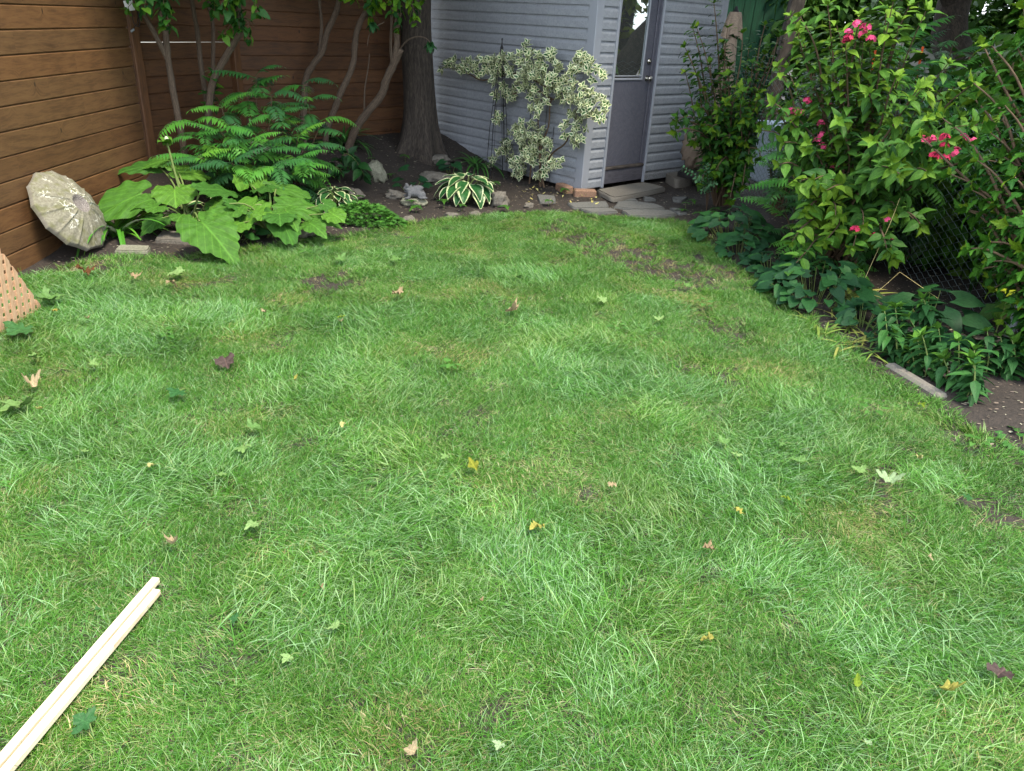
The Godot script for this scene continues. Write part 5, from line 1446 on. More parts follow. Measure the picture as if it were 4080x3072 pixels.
	dress(t, ls, ms, tones([Color(0.42, 0.50, 0.22), Color(0.52, 0.53, 0.27), Color(0.32, 0.45, 0.20)], 0.6, 0.4, null))
	# a yellow sprig by the post
	var ys := thing("yellow_sprig", "small bright yellow green sprig in front of steel fence post", "plant", Vector3(2.86, 0, -4.28))
	stem(ys, "stem", [Vector3(0, -0.02, 0), Vector3(-0.01, 0.2, 0.02), Vector3(-0.03, 0.34, 0.04)], 0.003, 0.002, M.gstem, 5)
	for k in 6:
		var a := TAU * k / 6.0
		obj("leaf", LEAF.ovate[k % 3], ys, rot(along(Vector3(-0.03, 0.34, 0.04), Vector3(-0.03, 0.34, 0.04) + Vector3(cos(a), 0.2, sin(a) * 0.8)), Vector3.ONE * 0.085), ym[1] if k == 5 else mat(Color(0.62, 0.68, 0.14), 0.45, 0.6))
	# shrubby greyer leaves at the foot of the lobed bush
	var pv := thing("privet_sprig", "low sprig of small grey green round leaves before the lobed leaf bush", "plant", Vector3(1.72, 0, -7.55))
	var pl := []
	for q in [Vector3(-0.22, 0.42, 0.1), Vector3(0.0, 0.46, 0.12), Vector3(0.16, 0.40, 0.1), Vector3(-0.1, 0.34, 0.18), Vector3(0.1, 0.30, 0.18), Vector3(-0.02, 0.22, 0.2)]:
		var p := spline([Vector3(0.1, 0, 0), Vector3(0.06, 0.25, 0.05), q], 5)
		stem(pv, "twig", p, 0.003, 0.0015, M.twig, 4)
		pl += leaves_on(p, r, {"gap": 0.018, "size": 0.034, "t0": 0.45, "opposite": true, "meshes": 3, "tones": [0, 1], "petiole": 0.02, "tip": 3, "shrink": false})
	var rm := []
	for k in 3: rm.append(blade(w_round, 0.36, 4, 1, 0.2, 0.2 * k).mesh(null))
	dress(pv, pl, rm, tones([Color(0.28, 0.45, 0.30), Color(0.34, 0.50, 0.34)], 0.45, 0.35, null))
	# small leaved evergreen climbing the chain link
	var bw := thing("boxwood", "dark small leaved shrub growing against the chain link fence", "shrub", Vector3(2.52, 0, -7.55))
	var bl := []
	for k in 34:
		var a := r.randf() * TAU
		var q := Vector3(cos(a) * r.randf_range(0.05, 0.28), r.randf_range(0.35, 1.35), sin(a) * r.randf_range(0.05, 0.26) + 0.05)
		var p := spline([Vector3(q.x * 0.2, 0, q.z * 0.2), Vector3(q.x * 0.6, q.y * 0.55, q.z * 0.6), q], 4)
		stem(bw, "stem", p, 0.006, 0.002, M.twig, 4)
		bl += leaves_on(p, r, {"gap": 0.016, "size": 0.032, "t0": 0.3, "opposite": true, "meshes": 3, "tones": [0, 1, 1], "petiole": 0.02, "tip": 3, "shrink": false})
	dress(bw, bl, rm, tones([Color(0.13, 0.24, 0.15), Color(0.17, 0.29, 0.17)], 0.42, 0.3, null))
# surface nets of a field that is negative inside
func nets(fn: Callable, lo: Vector3, hi: Vector3, cell: float) -> MB:
	var n := Vector3i(((hi - lo) / cell).ceil()) + Vector3i.ONE
	var f := PackedFloat32Array()
	f.resize(n.x * n.y * n.z)
	for z in n.z:
		for y in n.y:
			for x in n.x:
				f[x + n.x * (y + n.y * z)] = fn.call(lo + Vector3(x, y, z) * cell)
	var m := MB.new()
	var id := {}
	for z in n.z - 1:
		for y in n.y - 1:
			for x in n.x - 1:
				var s := Vector3.ZERO
				var cnt := 0
				var c := PackedFloat32Array()
				for k in 8: c.append(f[(x + (k & 1)) + n.x * ((y + ((k >> 1) & 1)) + n.y * (z + ((k >> 2) & 1)))])
				for e in [[0, 1], [2, 3], [4, 5], [6, 7], [0, 2], [1, 3], [4, 6], [5, 7], [0, 4], [1, 5], [2, 6], [3, 7]]:
					var a: float = c[e[0]]
					var b: float = c[e[1]]
					if (a < 0.0) != (b < 0.0):
						var t := a / (a - b)
						var pa := Vector3(e[0] & 1, (e[0] >> 1) & 1, (e[0] >> 2) & 1)
						var pb := Vector3(e[1] & 1, (e[1] >> 1) & 1, (e[1] >> 2) & 1)
						s += pa.lerp(pb, t)
						cnt += 1
				if cnt > 0:
					id[Vector3i(x, y, z)] = m.p(lo + (Vector3(x, y, z) + s / cnt) * cell)
	for z in range(1, n.z - 1):
		for y in range(1, n.y - 1):
			for x in range(1, n.x - 1):
				var a: float = f[x + n.x * (y + n.y * z)]
				for ax in 3:
					var o := Vector3i(1 if ax == 0 else 0, 1 if ax == 1 else 0, 1 if ax == 2 else 0)
					var b: float = f[(x + o.x) + n.x * ((y + o.y) + n.y * (z + o.z))]
					if (a < 0.0) == (b < 0.0): continue
					var u := Vector3i(1 if ax == 2 else 0, 1 if ax == 0 else 0, 1 if ax == 1 else 0)
					var w := Vector3i(1 if ax == 1 else 0, 1 if ax == 2 else 0, 1 if ax == 0 else 0)
					var q := Vector3i(x, y, z)
					var ks := [q, q - u, q - u - w, q - w]
					if not (id.has(ks[0]) and id.has(ks[1]) and id.has(ks[2]) and id.has(ks[3])): continue
					if a < 0.0: m.quad(id[ks[3]], id[ks[2]], id[ks[1]], id[ks[0]])
					else: m.quad(id[ks[0]], id[ks[1]], id[ks[2]], id[ks[3]])
	return m

func smin(a: float, b: float, k: float) -> float:
	var h := clampf(0.5 + 0.5 * (b - a) / k, 0.0, 1.0)
	return lerpf(b, a, h) - k * h * (1.0 - h)

func ell(p: Vector3, c: Vector3, r: Vector3) -> float:
	var q := (p - c) / r
	var l := q.length()
	return (l - 1.0) * minf(r.x, minf(r.y, r.z))

func rock(called: String, label: String, c: Vector3, sz: Vector3, turn: float, tilt: float, s: int, m: Material, grp := "") -> void:
	var f := noise(1.0, s, 3)
	var g := noise(1.0, s + 7, 2)
	var mb := MB.new()
	var nu := 28
	var nv := 16
	for j in nv + 1:
		for i in nu + 1:
			var a := TAU * float(i % nu) / nu
			var b := PI * float(j) / nv
			var d := Vector3(cos(a) * sin(b), cos(b), sin(a) * sin(b))
			var k := 1.0 + f.get_noise_3dv(d * 1.3) * 0.55 + g.get_noise_3dv(d * 5.0) * 0.08
			# blunt planes, as broken stone has
			var q := d * k
			q.y = minf(q.y, 0.78 + 0.05 * g.get_noise_3dv(d * 3.0))
			mb.p(q * sz * 0.5)
	for j in nv:
		for i in nu:
			var w := nu + 1
			mb.quad(j * w + i, j * w + i + 1, (j + 1) * w + i + 1, (j + 1) * w + i)
	var o := obj(called, mb.mesh(m), null, Transform3D(Basis.from_euler(Vector3(0, turn, tilt)), c))
	meta(o, label, "rock", grp)

func slabstone(called: String, label: String, poly: Array, y0: float, y1: float, m: Material, cat: String, grp := "", rnd := 0.012) -> void:
	# a flat stone with softened upper edge
	var c := Vector2.ZERO
	for q in poly: c += q
	c /= poly.size()
	var area := 0.0
	for k in poly.size(): area += (poly[k] as Vector2).cross(poly[(k + 1) % poly.size()])
	var pts := poly.duplicate()
	if area < 0: pts.reverse()
	# clockwise seen from above when x is right and z is down
	var mid := []
	for k in pts.size():
		var a: Vector2 = pts[k]
		var b: Vector2 = pts[(k + 1) % pts.size()]
		for j in 4: mid.append(a.lerp(b, (j + 0.12) / 4.0) + (c - a.lerp(b, (j + 0.12) / 4.0)) * (0.02 * sin(k * 7.0 + j * 2.3)))
	var mb := MB.new()
	var rows := [[1.0, y0], [1.0, y1 - rnd], [1.0 - rnd * 0.5 / maxf(0.05, c.distance_to(pts[0])), y1 - rnd * 0.3], [1.0 - rnd / maxf(0.05, c.distance_to(pts[0])), y1]]
	for rw in rows:
		for q in mid:
			var e: Vector2 = c.lerp(q, rw[0])
			mb.p(Vector3(e.x - c.x, rw[1], e.y - c.y))
	var n := mid.size()
	for j in rows.size() - 1:
		for k in n:
			mb.quad(j * n + k, (j + 1) * n + k, (j + 1) * n + (k + 1) % n, j * n + (k + 1) % n)
	var t0 := mb.p(Vector3(0, y1 + 0.001, 0))
	for k in n: mb.tri(t0, (rows.size() - 1) * n + k, (rows.size() - 1) * n + (k + 1) % n)
	# order of the ring decides the side; turn all faces if they point inwards
	var fl := PackedInt32Array()
	for k in range(0, mb.ix.size(), 3):
		fl.append(mb.ix[k]); fl.append(mb.ix[k + 2]); fl.append(mb.ix[k + 1])
	var a0 := mb.v[t0]
	var f0 := (mb.v[mb.ix[mb.ix.size() - 1]] - a0).cross(mb.v[mb.ix[mb.ix.size() - 2]] - a0)
	if f0.y < 0: mb.ix = fl
	var o := obj(called, mb.mesh(m), null, Transform3D(Basis.IDENTITY, Vector3(c.x, 0, c.y)))
	meta(o, label, cat, grp)

func basin_tex() -> ImageTexture:
	var f := noise(1.0, 301, 4)
	var g := noise(1.0, 302, 3)
	return image(512, 256, func(u: float, v: float) -> Color:
		var x := cos(u * TAU) * v
		var y := sin(u * TAU) * v
		var q := f.get_noise_2d(x * 14.0, y * 14.0)
		var c := mixc(Color(0.45, 0.435, 0.375), Color(0.54, 0.525, 0.46), q + 0.5)
		c = mixc(c, Color(0.40, 0.40, 0.27), g.get_noise_2d(x * 3.0 + 9.0, y * 3.0) * 1.4)
		# lime crust: crooked white patches
		var l := 1.0 - absf(f.get_noise_2d(x * 5.0 + 3.0, y * 5.0)) * 7.0
		var w := g.get_noise_2d(x * 2.2 + 5.0, y * 2.2) * 1.6 + (0.55 - v)
		c = mixc(c, Color(0.86, 0.86, 0.82), minf(l, (w - 0.22) * 3.0))
		c = mixc(c, Color(0.30, 0.27, 0.22), (g.get_noise_2d(x * 26.0, y * 26.0) - 0.42) * 4.0)
		if v < 0.23: c = mixc(Color(0.56, 0.53, 0.51), Color(0.30, 0.27, 0.26), g.get_noise_2d(x * 40.0, y * 40.0) * 2.0 + 0.3)
		return c)

func make_basin() -> void:
	var R := 0.292
	var mb := MB.new()
	var nu := 216
	var prof := []
	for k in 25: prof.append(k / 24.0)
	var ht := func(v: float, a: float) -> Vector3:
		var r := R * v
		var scal := absf(cos(a * 6.0))
		r *= 1.0 + 0.055 * (1.0 - pow(scal, 0.7)) * v * v * v - 0.02 * v * v
		var h := 0.105 * (1.0 - pow(v, 1.7))
		if v < 0.2: h = 0.105 * (1.0 - pow(0.2, 1.7)) - 0.022 * sstep(0.2, 0.14, v)
		elif v < 0.27: h += 0.006 * sin(PI * (v - 0.2) / 0.07)
		# raised ribs where the scallops meet, swinging a little
		var da := asin(sin(a * 6.0 + 0.35 * v + PI * 0.5)) / 6.0
		var rib := (absf(absf(da) - PI / 12.0)) * r
		if v > 0.24: h += 0.012 * exp(-pow(rib / 0.0065, 2.0)) * sstep(0.24, 0.34, v)
		h -= 0.005 * pow(scal, 0.8) * sin(PI * clampf((v - 0.24) / 0.76, 0, 1)) * v
		return Vector3(cos(a) * r, h, -sin(a) * r)
	for v in prof:
		for i in nu + 1:
			mb.p(ht.call(v, TAU * float(i % nu) / nu), Vector2(float(i) / nu, v))
	var w := nu + 1
	for j in prof.size() - 1:
		for i in nu: mb.quad(j * w + i, j * w + i + 1, (j + 1) * w + i + 1, (j + 1) * w + i)
	# the hollow side and the rim between
	var st := mb.v.size()
	for v in [1.0, 1.0, 0.95, 0.7, 0.4, 0.0]:
		for i in nu + 1:
			var a := TAU * float(i % nu) / nu
			var q: Vector3 = ht.call(1.0, a)
			var k: float = v
			mb.p(Vector3(q.x * k, -0.028 if k > 0.96 else (0.105 * (1.0 - pow(k, 1.7)) - 0.035), q.z * k), Vector2(float(i) / nu, maxf(k, 0.3)))
	for i in nu: mb.quad((prof.size() - 1) * w + i, (prof.size() - 1) * w + i + 1, st + i + 1, st + i)
	for j in range(1, 5):
		for i in nu: mb.quad(st + j * w + i, st + j * w + i + 1, st + (j + 1) * w + i + 1, st + (j + 1) * w + i)
	var m := mat(Color.WHITE, 0.95, 0.0, basin_tex())
	var y := Vector3(0.849, 0.527, 0.039).normalized()
	var z := Vector3(0, 0, 1)
	var x := y.cross(z).normalized()
	z = x.cross(y)
	var o := obj("stone_basin", mb.mesh(m), null, Transform3D(Basis(x, y, z).rotated(y, 0.4), Vector3(-3.109, 0.262, -5.154)))
	meta(o, "scalloped stone birdbath basin leaning underside out against the fence", "birdbath")

# a lattice strip whose far end is sawn along the panel's sloping edge (z, y in the panel)
func lattice_slat(parent: Node, e: Array, x: float, r: RandomNumberGenerator, up: bool) -> void:
	var q := []
	if up:
		for v in e: q.append(Vector2(v.x, minf(0.78, 0.02 + maxf(0.0, v.x + 3.945) * 1.5)))
		if q[1].y < 0.03: return
	else:
		for v in e: q.append(Vector2(maxf(-3.94, -3.945 + (v.y - 0.02) / 1.5), v.y))
	var m := MB.new()
	var c := [Vector3(0, e[0].y, e[0].x), Vector3(0, e[1].y, e[1].x), Vector3(0, q[1].y, q[1].x), Vector3(0, q[0].y, q[0].x)]
	var h := Vector3(0.0026, 0, 0)
	var u := Vector2(r.randf() * 2.0, r.randf())
	var uvs := []
	for p in c: uvs.append(u + (Vector2(p.y, p.z) if up else Vector2(p.z, p.y)) * 2.0)
	m.face(c[0] + h, c[1] + h, c[2] + h, c[3] + h, uvs[0], uvs[1], uvs[2], uvs[3])
	m.face(c[3] - h, c[2] - h, c[1] - h, c[0] - h, uvs[3], uvs[2], uvs[1], uvs[0])
	for k in 4:
		var a: Vector3 = c[k]
		var b: Vector3 = c[(k + 1) % 4]
		m.face(a + h, a - h, b - h, b + h, uvs[k], uvs[k], uvs[(k + 1) % 4], uvs[(k + 1) % 4])
	obj("slat", m.mesh(M.cedar), parent, Transform3D(Basis.IDENTITY, Vector3(x, 0, 0)))

func make_objects() -> void:
	var r := rng(303)
	make_basin()
	# rocks of the left bed
	rock("garden_rock", "blocky upright rock blotched with pale lichen beside arching dark leaves", Vector3(-1.49, 0.15, -7.78), Vector3(0.17, 0.27, 0.19), 0.3, 0.45, 41, M.stone2)
	rock("garden_rock", "flat grey rock nearest the thick tree trunk", on(-0.99, -8.72, 0.02), Vector3(0.27, 0.13, 0.20), 0.1, 0.05, 43, M.stone)
	rock("garden_rock", "flat grey rock just behind the white edged hosta mound", on(-0.93, -8.10, 0.03), Vector3(0.28, 0.15, 0.20), -0.2, -0.05, 45, M.stone)
	rock("garden_rock", "squat brown rock at right of the white edged hosta mound", Vector3(-0.22, 0.05, -7.22), Vector3(0.17, 0.21, 0.16), 0.5, 0.1, 47, M.stone)
	rock("garden_rock", "rounded grey rock at the lawn edge under the large ruffled leaves", Vector3(-1.69, 0.03, -5.83), Vector3(0.22, 0.16, 0.18), 0.9, 0.1, 49, M.stone2)
	rock("garden_rock", "brown rock behind the small narrow leaved hosta", on(-1.63, -7.15, 0.03), Vector3(0.24, 0.13, 0.18), 0.2, 0.0, 51, M.stone)
	rock("garden_rock", "squarish pale stone carrying the frog ornament", Vector3(-1.015, 0.02, -7.07), Vector3(0.24, 0.12, 0.18), 0.1, 0.0, 53, M.stone2)
	rock("garden_rock", "tilted grey stone behind the frog ornament", on(-1.21, -7.32, 0.02), Vector3(0.20, 0.12, 0.16), 0.6, -0.25, 55, M.stone)
	rock("garden_rock", "rock hidden in shade behind the front drooping ruffled leaf", Vector3(-1.98, 0.02, -5.9), Vector3(0.22, 0.18, 0.2), 0.4, 0.1, 57, M.stone)
	rock("garden_rock", "small loose stone on the soil near the squat brown rock", Vector3(0.06, 0.01, -7.27), Vector3(0.09, 0.07, 0.08), 0.4, 0.1, 59, M.stone)
	rock("garden_rock", "white flecked small rock at the edge of the low mounded plant", Vector3(-1.62, 0.02, -6.45), Vector3(0.14, 0.12, 0.12), 0.4, 0.1, 61, M.stone2)
	for q in [Vector3(-0.62, 0, -6.72), Vector3(-0.42, 0, -6.82), Vector3(-0.98, 0, -6.5)]:
		rock("edging_stone", "half buried small stone along the curved lawn edge", q, Vector3(0.13, 0.07, 0.10), q.x * 5.0, 0.0, int(q.x * -100), M.stone, "small stones along the lawn edge")
	slabstone("flat_stone", "flat pale stone at the grass edge in front of daylily clump", [Vector2(-2.84, -5.20), Vector2(-2.62, -5.22), Vector2(-2.58, -5.08), Vector2(-2.80, -5.05)], -0.05, 0.025, M.stone2, "stone")
	slabstone("flat_stone", "flat brown stone under the daylily leaves, furthest from the grass", [Vector2(-2.72, -5.62), Vector2(-2.45, -5.60), Vector2(-2.40, -5.38), Vector2(-2.66, -5.36)], -0.05, 0.03, M.stone, "stone")
	# frog ornament
	M.galvstone = mat(Color.WHITE, 0.85, 0.0, speck_tex(128, Color(0.36, 0.36, 0.37), Color(0.46, 0.46, 0.47), Color(0.24, 0.24, 0.25), 2.0, 431))
	M.galvstone.uv1_triplanar = true
	M.galvstone.uv1_scale = Vector3(5, 5, 5)
	var fr := func(p: Vector3) -> float:
		var d := ell(p, Vector3(0.0, 0.04, 0.0), Vector3(0.062, 0.036, 0.05))
		d = smin(d, ell(p, Vector3(-0.045, 0.062, 0.0), Vector3(0.036, 0.026, 0.040)), 0.012)
		d = smin(d, ell(p, Vector3(0.03, 0.07, 0.0), Vector3(0.04, 0.02, 0.036)), 0.01)
		for s in [-1.0, 1.0]:
			d = smin(d, ell(p, Vector3(-0.052, 0.088, s * 0.024), Vector3(0.014, 0.014, 0.014)), 0.004)
			d = smin(d, ell(p, Vector3(0.05, 0.028, s * 0.042), Vector3(0.034, 0.026, 0.016)), 0.008)
			d = smin(d, ell(p, Vector3(0.062, 0.008, s * 0.052), Vector3(0.034, 0.009, 0.014)), 0.006)
			d = smin(d, ell(p, Vector3(-0.04, 0.022, s * 0.040), Vector3(0.012, 0.026, 0.012)), 0.008)
			d = smin(d, ell(p, Vector3(-0.056, 0.006, s * 0.046), Vector3(0.020, 0.008, 0.014)), 0.006)
		for k in 5: d = smin(d, ell(p, Vector3(-0.02 + k * 0.02, 0.088 - k * 0.003, 0.012 * sin(k * 2.0)), Vector3(0.008, 0.008, 0.008)), 0.004)
		return maxf(d, -ell(p, Vector3(-0.085, 0.056, 0.0), Vector3(0.04, 0.005, 0.05)))
	var fm := nets(fr, Vector3(-0.11, -0.012, -0.085), Vector3(0.115, 0.115, 0.085), 0.005)
	var fo := obj("frog_ornament", fm.mesh(M.galvstone), null, Transform3D(Basis(Vector3.UP, 0.25).scaled(Vector3.ONE * 1.25), Vector3(-1.01, 0.068, -7.08)))
	meta(fo, "grey stone frog ornament sitting on a squarish pale stone", "ornament")
	# black metal obelisk
	var ob := thing("obelisk_trellis", "slender black metal obelisk trellis with pointed finial by the shed wall", "trellis", Vector3(-0.31, 0.015, -8.62))
	for k in 4:
		var a := TAU * k / 4.0 + 0.5
		var f := Vector3(cos(a) * 0.14, -0.05, sin(a) * 0.14)
		stem(ob, "leg", [f, f * 0.78 + Vector3(0, 0.55, 0), Vector3(cos(a) * 0.012, 1.33, sin(a) * 0.012)], 0.004, 0.004, M.dark, 6)
		stem(ob, "leg", [f * 0.7 + Vector3(0.02, 0, 0.02), f * 0.5 + Vector3(0, 0.6, 0), Vector3(cos(a) * 0.006, 1.30, sin(a) * 0.006)], 0.0025, 0.0025, M.dark, 5)
	for y in [0.35, 0.75]:
		var ring := []
		for k in 13: ring.append(Vector3(cos(TAU * k / 12.0) * 0.14 * (1.05 - y * 0.72), y, sin(TAU * k / 12.0) * 0.14 * (1.05 - y * 0.72)))
		stem(ob, "ring", ring, 0.003, 0.003, M.dark, 5)
	var fin := MB.new()
	fin.lathe(Transform3D(Basis.IDENTITY, Vector3(0, 1.31, 0)), [Vector2(0, -0.02), Vector2(0.013, 0.0), Vector2(0.017, 0.012), Vector2(0.012, 0.026), Vector2(0.006, 0.04), Vector2(0.0045, 0.075), Vector2(0.008, 0.086), Vector2(0.005, 0.10), Vector2(0.0, 0.103)], 12)
	obj("finial", fin.mesh(M.dark), ob)
	# low wire hoop fence leaning at the wall behind the shrub
	var wf := thing("wire_trellis", "low black wire trellis behind the cream edged shrub", "trellis", Vector3(0.10, 0, -8.50), deg_to_rad(-45.84))
	for k in 5: stem(wf, "wire", [Vector3(-0.24 + k * 0.12, -0.05, 0), Vector3(-0.24 + k * 0.12, 0.62 + 0.2 * (k % 2), -0.02)], 0.003, 0.003, M.dark, 5)
	stem(wf, "wire", [Vector3(-0.26, 0.52, 0), Vector3(0.26, 0.50, 0)], 0.003, 0.003, M.dark, 5)
	# step, bricks and flagstones
	slabstone("concrete_step", "thick concrete step slab lying below the shed door", [Vector2(0.749, -8.00), Vector2(1.325, -8.60), Vector2(1.56, -8.37), Vector2(0.91, -7.62)], 0.012, 0.062, M.concrete, "step", "", 0.02)
	for q in [[Vector3(0.85, -0.02, -7.98), 0.4], [Vector3(1.38, -0.02, -8.42), 0.1]]:
		var pb := MB.new()
		pb.box(Transform3D.IDENTITY, Vector3(0.16, 0.06, 0.12), 0.008)
		meta(obj("support_brick", pb.mesh(M.concrete), null, Transform3D(Basis(Vector3.UP, q[1]), q[0])), "concrete block propping the step slab from below", "brick", "blocks under the step")
	var bk := MB.new()
	bk.box(Transform3D.IDENTITY, Vector3(0.23, 0.09, 0.10), 0.012)
	var bm := bk.mesh(M.brick)
	meta(obj("tan_brick", bm, null, Transform3D(Basis(Vector3.UP, -1.12), Vector3(0.43, 0.025, -8.12))), "tan brick set lengthwise along the shed side wall", "brick")
	meta(obj("tan_brick", bm, null, Transform3D(Basis(Vector3.UP, 0.12), Vector3(0.635, 0.025, -7.93))), "tan brick laid across the shed corner", "brick")
	var fs := [[Vector2(0.421, -7.482), Vector2(0.839, -7.677), Vector2(0.85, -7.394), Vector2(0.499, -7.264)], [Vector2(0.947, -7.664), Vector2(1.074, -7.74), Vector2(1.323, -7.681), Vector2(1.414, -7.501), Vector2(1.153, -7.355), Vector2(0.886, -7.403)], [Vector2(0.942, -7.263), Vector2(1.169, -7.33), Vector2(1.419, -7.40), Vector2(1.487, -7.25), Vector2(1.254, -7.082), Vector2(0.996, -7.054)], [Vector2(1.018, -7.86), Vector2(1.15, -7.90), Vector2(1.18, -7.80), Vector2(1.02, -7.747)], [Vector2(1.25, -8.0), Vector2(1.33, -7.99), Vector2(1.375, -7.88), Vector2(1.24, -7.82)], [Vector2(1.557, -8.047), Vector2(1.738, -8.097), Vector2(1.644, -7.894), Vector2(1.55, -7.89)], [Vector2(0.136, -7.81), Vector2(0.322, -7.795), Vector2(0.332, -7.499), Vector2(0.17, -7.415)], [Vector2(0.533, -7.24), Vector2(0.857, -7.35), Vector2(0.92, -7.219), Vector2(0.662, -7.10)], [Vector2(1.44, -7.50), Vector2(1.54, -7.51), Vector2(1.60, -7.34), Vector2(1.50, -7.28)]]
	var fn := ["flagstone lying next to the tan bricks at the shed corner", "largest flagstone, between the step slab and the lawn", "flagstone with an edge sunk into the lawn", "small flagstone tucked against the step slab", "narrow flagstone wedged at the step slab's front corner", "small flagstone lying alone near the bush with lobed leaves", "mossy flagstone half sunk in the soil left of the bricks", "flagstone overgrown by grass in front of the bricks", "corner flagstone at the right end of the paving"]
	for k in fs.size():
		slabstone("flagstone", fn[k], fs[k], -0.03, 0.018 + 0.004 * (k % 3), M.flag, "flagstone", "flagstones before the shed door")
	# black lid on a block, right of the door
	slabstone("stone_block", "grey stone block under the black plastic lid", [Vector2(1.63, -9.0), Vector2(1.70, -8.62), Vector2(1.93, -8.86), Vector2(1.80, -9.2)], -0.02, 0.10, M.concrete, "block")
	M.blackplastic = mat(Color.WHITE, 0.5, 0.0, speck_tex(128, Color(0.10, 0.10, 0.11), Color(0.16, 0.155, 0.155), Color(0.30, 0.27, 0.24), 3.0, 401))
	M.blackplastic.uv1_triplanar = true
	slabstone("plastic_lid", "dusty black plastic lid resting on the stone block", [Vector2(1.72, -8.80), Vector2(2.06, -8.50), Vector2(2.26, -8.95), Vector2(1.92, -9.25)], 0.103, 0.16, M.blackplastic, "lid", "", 0.015)
	# concrete edging along the right bed
	for q in [[Vector3(2.06, 0, -3.85), Vector3(2.17, 0, -3.46), "between the lawn and the upright pointed leaf plants"]]:
		var eb := MB.new()
		eb.box(Transform3D.IDENTITY, Vector3((q[1] - q[0]).length(), 0.14, 0.07), 0.014)
		var z: Vector3 = (q[1] - q[0]).normalized()
		meta(obj("edging_block", eb.mesh(M.concrete), null, Transform3D(Basis(z, Vector3.UP, z.cross(Vector3.UP)), (q[0] + q[1]) * 0.5 + Vector3(0, -0.048, 0))), "weathered concrete edging block " + q[2], "edging")
	# closed parasol at the shed corner
	M.canvas = mat(Color.WHITE, 0.9, 0.0, speck_tex(128, Color(0.56, 0.49, 0.43), Color(0.63, 0.56, 0.49), Color(0.48, 0.42, 0.37), 2.0, 411))
	var pa := thing("closed_parasol", "closed beige parasol standing at the shed corner", "parasol", Vector3(2.14, 0, -9.02))
	var pl := MB.new()
	pl.tube([Vector3(0.06, 0, 0), Vector3(0, 1.8, 0)], [0.019, 0.019], 10)
	obj("pole", pl.mesh(M.galv), pa)
	for q in [[1.555, 1.80, 0.105, 0.058, 18, "vent"], [0.62, 1.60, 0.12, 0.05, 14, "canopy"]]:
		var cm := MB.new()
		var nu := 64
		for j in 13:
			var v := j / 12.0
			for i in nu + 1:
				var a := TAU * float(i % nu) / nu
				var rr: float = lerpf(q[3], q[2], pow(v, 0.6)) * (1.0 + 0.16 * v * sin(a * q[4] * 0.5 + 0.8 * sin(v * 3.0)))
				if q[5] == "canopy": rr *= 1.0 - 0.35 * exp(-pow((v - 0.75) / 0.12, 2.0))
				cm.p(Vector3(cos(a) * rr, lerpf(q[1], q[0], v) + (0.02 * sin(a * 3.0) * v), -sin(a) * rr), Vector2(float(i) / nu, v))
		for j in 12:
			for i in nu: cm.quad(j * (nu + 1) + i, j * (nu + 1) + i + 1, (j + 1) * (nu + 1) + i + 1, (j + 1) * (nu + 1) + i)
		obj(q[5], cm.mesh(M.canvas), pa)
	var cp := MB.new()
	cp.lathe(Transform3D(Basis.IDENTITY, Vector3(0, 1.79, 0)), [Vector2(0.042, 0), Vector2(0.038, 0.012), Vector2(0.022, 0.035), Vector2(0.012, 0.062), Vector2(0, 0.068)], 14)
	obj("cap", cp.mesh(M.dark), pa)
	# crumpled beige cover at its foot
	var fz := noise(1.0, 420, 3)
	var cv := MB.new()
	for j in 23:
		for i in 33:
			var a := TAU * float(i % 32) / 32
			var b := PI * float(j) / 22
			var d := Vector3(cos(a) * sin(b), cos(b), sin(a) * sin(b))
			var k := 1.0 + 0.34 * absf(fz.get_noise_3dv(d * 3.2)) * 2.0 - 0.2 + 0.12 * fz.get_noise_3dv(d * 8.0)
			cv.p(d * Vector3(0.15, 0.27, 0.13) * k)
	for j in 22:
		for i in 32: cv.quad(j * 33 + i, j * 33 + i + 1, (j + 1) * 33 + i + 1, (j + 1) * 33 + i)
	meta(obj("crumpled_cover", cv.mesh(M.canvas), null, Transform3D(Basis.IDENTITY, Vector3(1.93, 0.42, -9.02))), "crumpled beige cloth cover stuffed between the shed wall and lobed bush", "cover")
	# cut lattice panel standing in the grass by the fence
	var la := thing("lattice_panel", "cut corner of pale cedar lattice standing in grass by the fence", "lattice", Vector3(-2.66, 0, 0))
	la.rotation.z = -0.10
	for k in 15:
		var z := -3.925 + k * 0.054
		lattice_slat(la, [Vector2(z - 0.0155, -0.1), Vector2(z + 0.0155, -0.1)], 0.002, r, true)
	for k in 15:
		var y := -0.05 + k * 0.054
		lattice_slat(la, [Vector2(-3.18, y - 0.0155), Vector2(-3.18, y + 0.0155)], -0.004, r, false)
	# two pine strips on the grass
	for q in [[Vector3(-1.032, 0.034, -1.770), Vector3(-1.105, 0.032, -1.152), "longer"], [Vector3(-1.008, 0.032, -1.722), Vector3(-1.079, 0.030, -1.127), "shorter"]]:
		var d: Vector3 = (q[1] - q[0]).normalized()
		var e: Vector3 = q[0] + d * 1.5
		var mb := MB.new()
		mb.box(Transform3D.IDENTITY, Vector3(1.5, 0.017, 0.0228), 0.0012, Vector2(r.randf(), r.randf()), 0.9)
		meta(obj("pine_strip", mb.mesh(M.pine), null, Transform3D(Basis(d, Vector3.UP - d * d.y, d.cross(Vector3.UP)), (q[0] + e) * 0.5)), "pale pine strip lying on the grass, the %s of two side by side" % q[2], "wood strip")
	# cable with a white tag on the corner post
	var cb := thing("hanging_cable", "black cable with a white tag hanging by the fence corner post", "cable")
	stem(cb, "wire", spline([Vector3(-3.16, 1.9, -6.6), Vector3(-3.125, 1.62, -6.55), Vector3(-3.10, 1.5, -6.55), Vector3(-3.12, 1.42, -6.55), Vector3(-3.14, 1.40, -6.55), Vector3(-3.16, 1.375, -6.55)], 5), 0.003, 0.003, M.dark, 6)
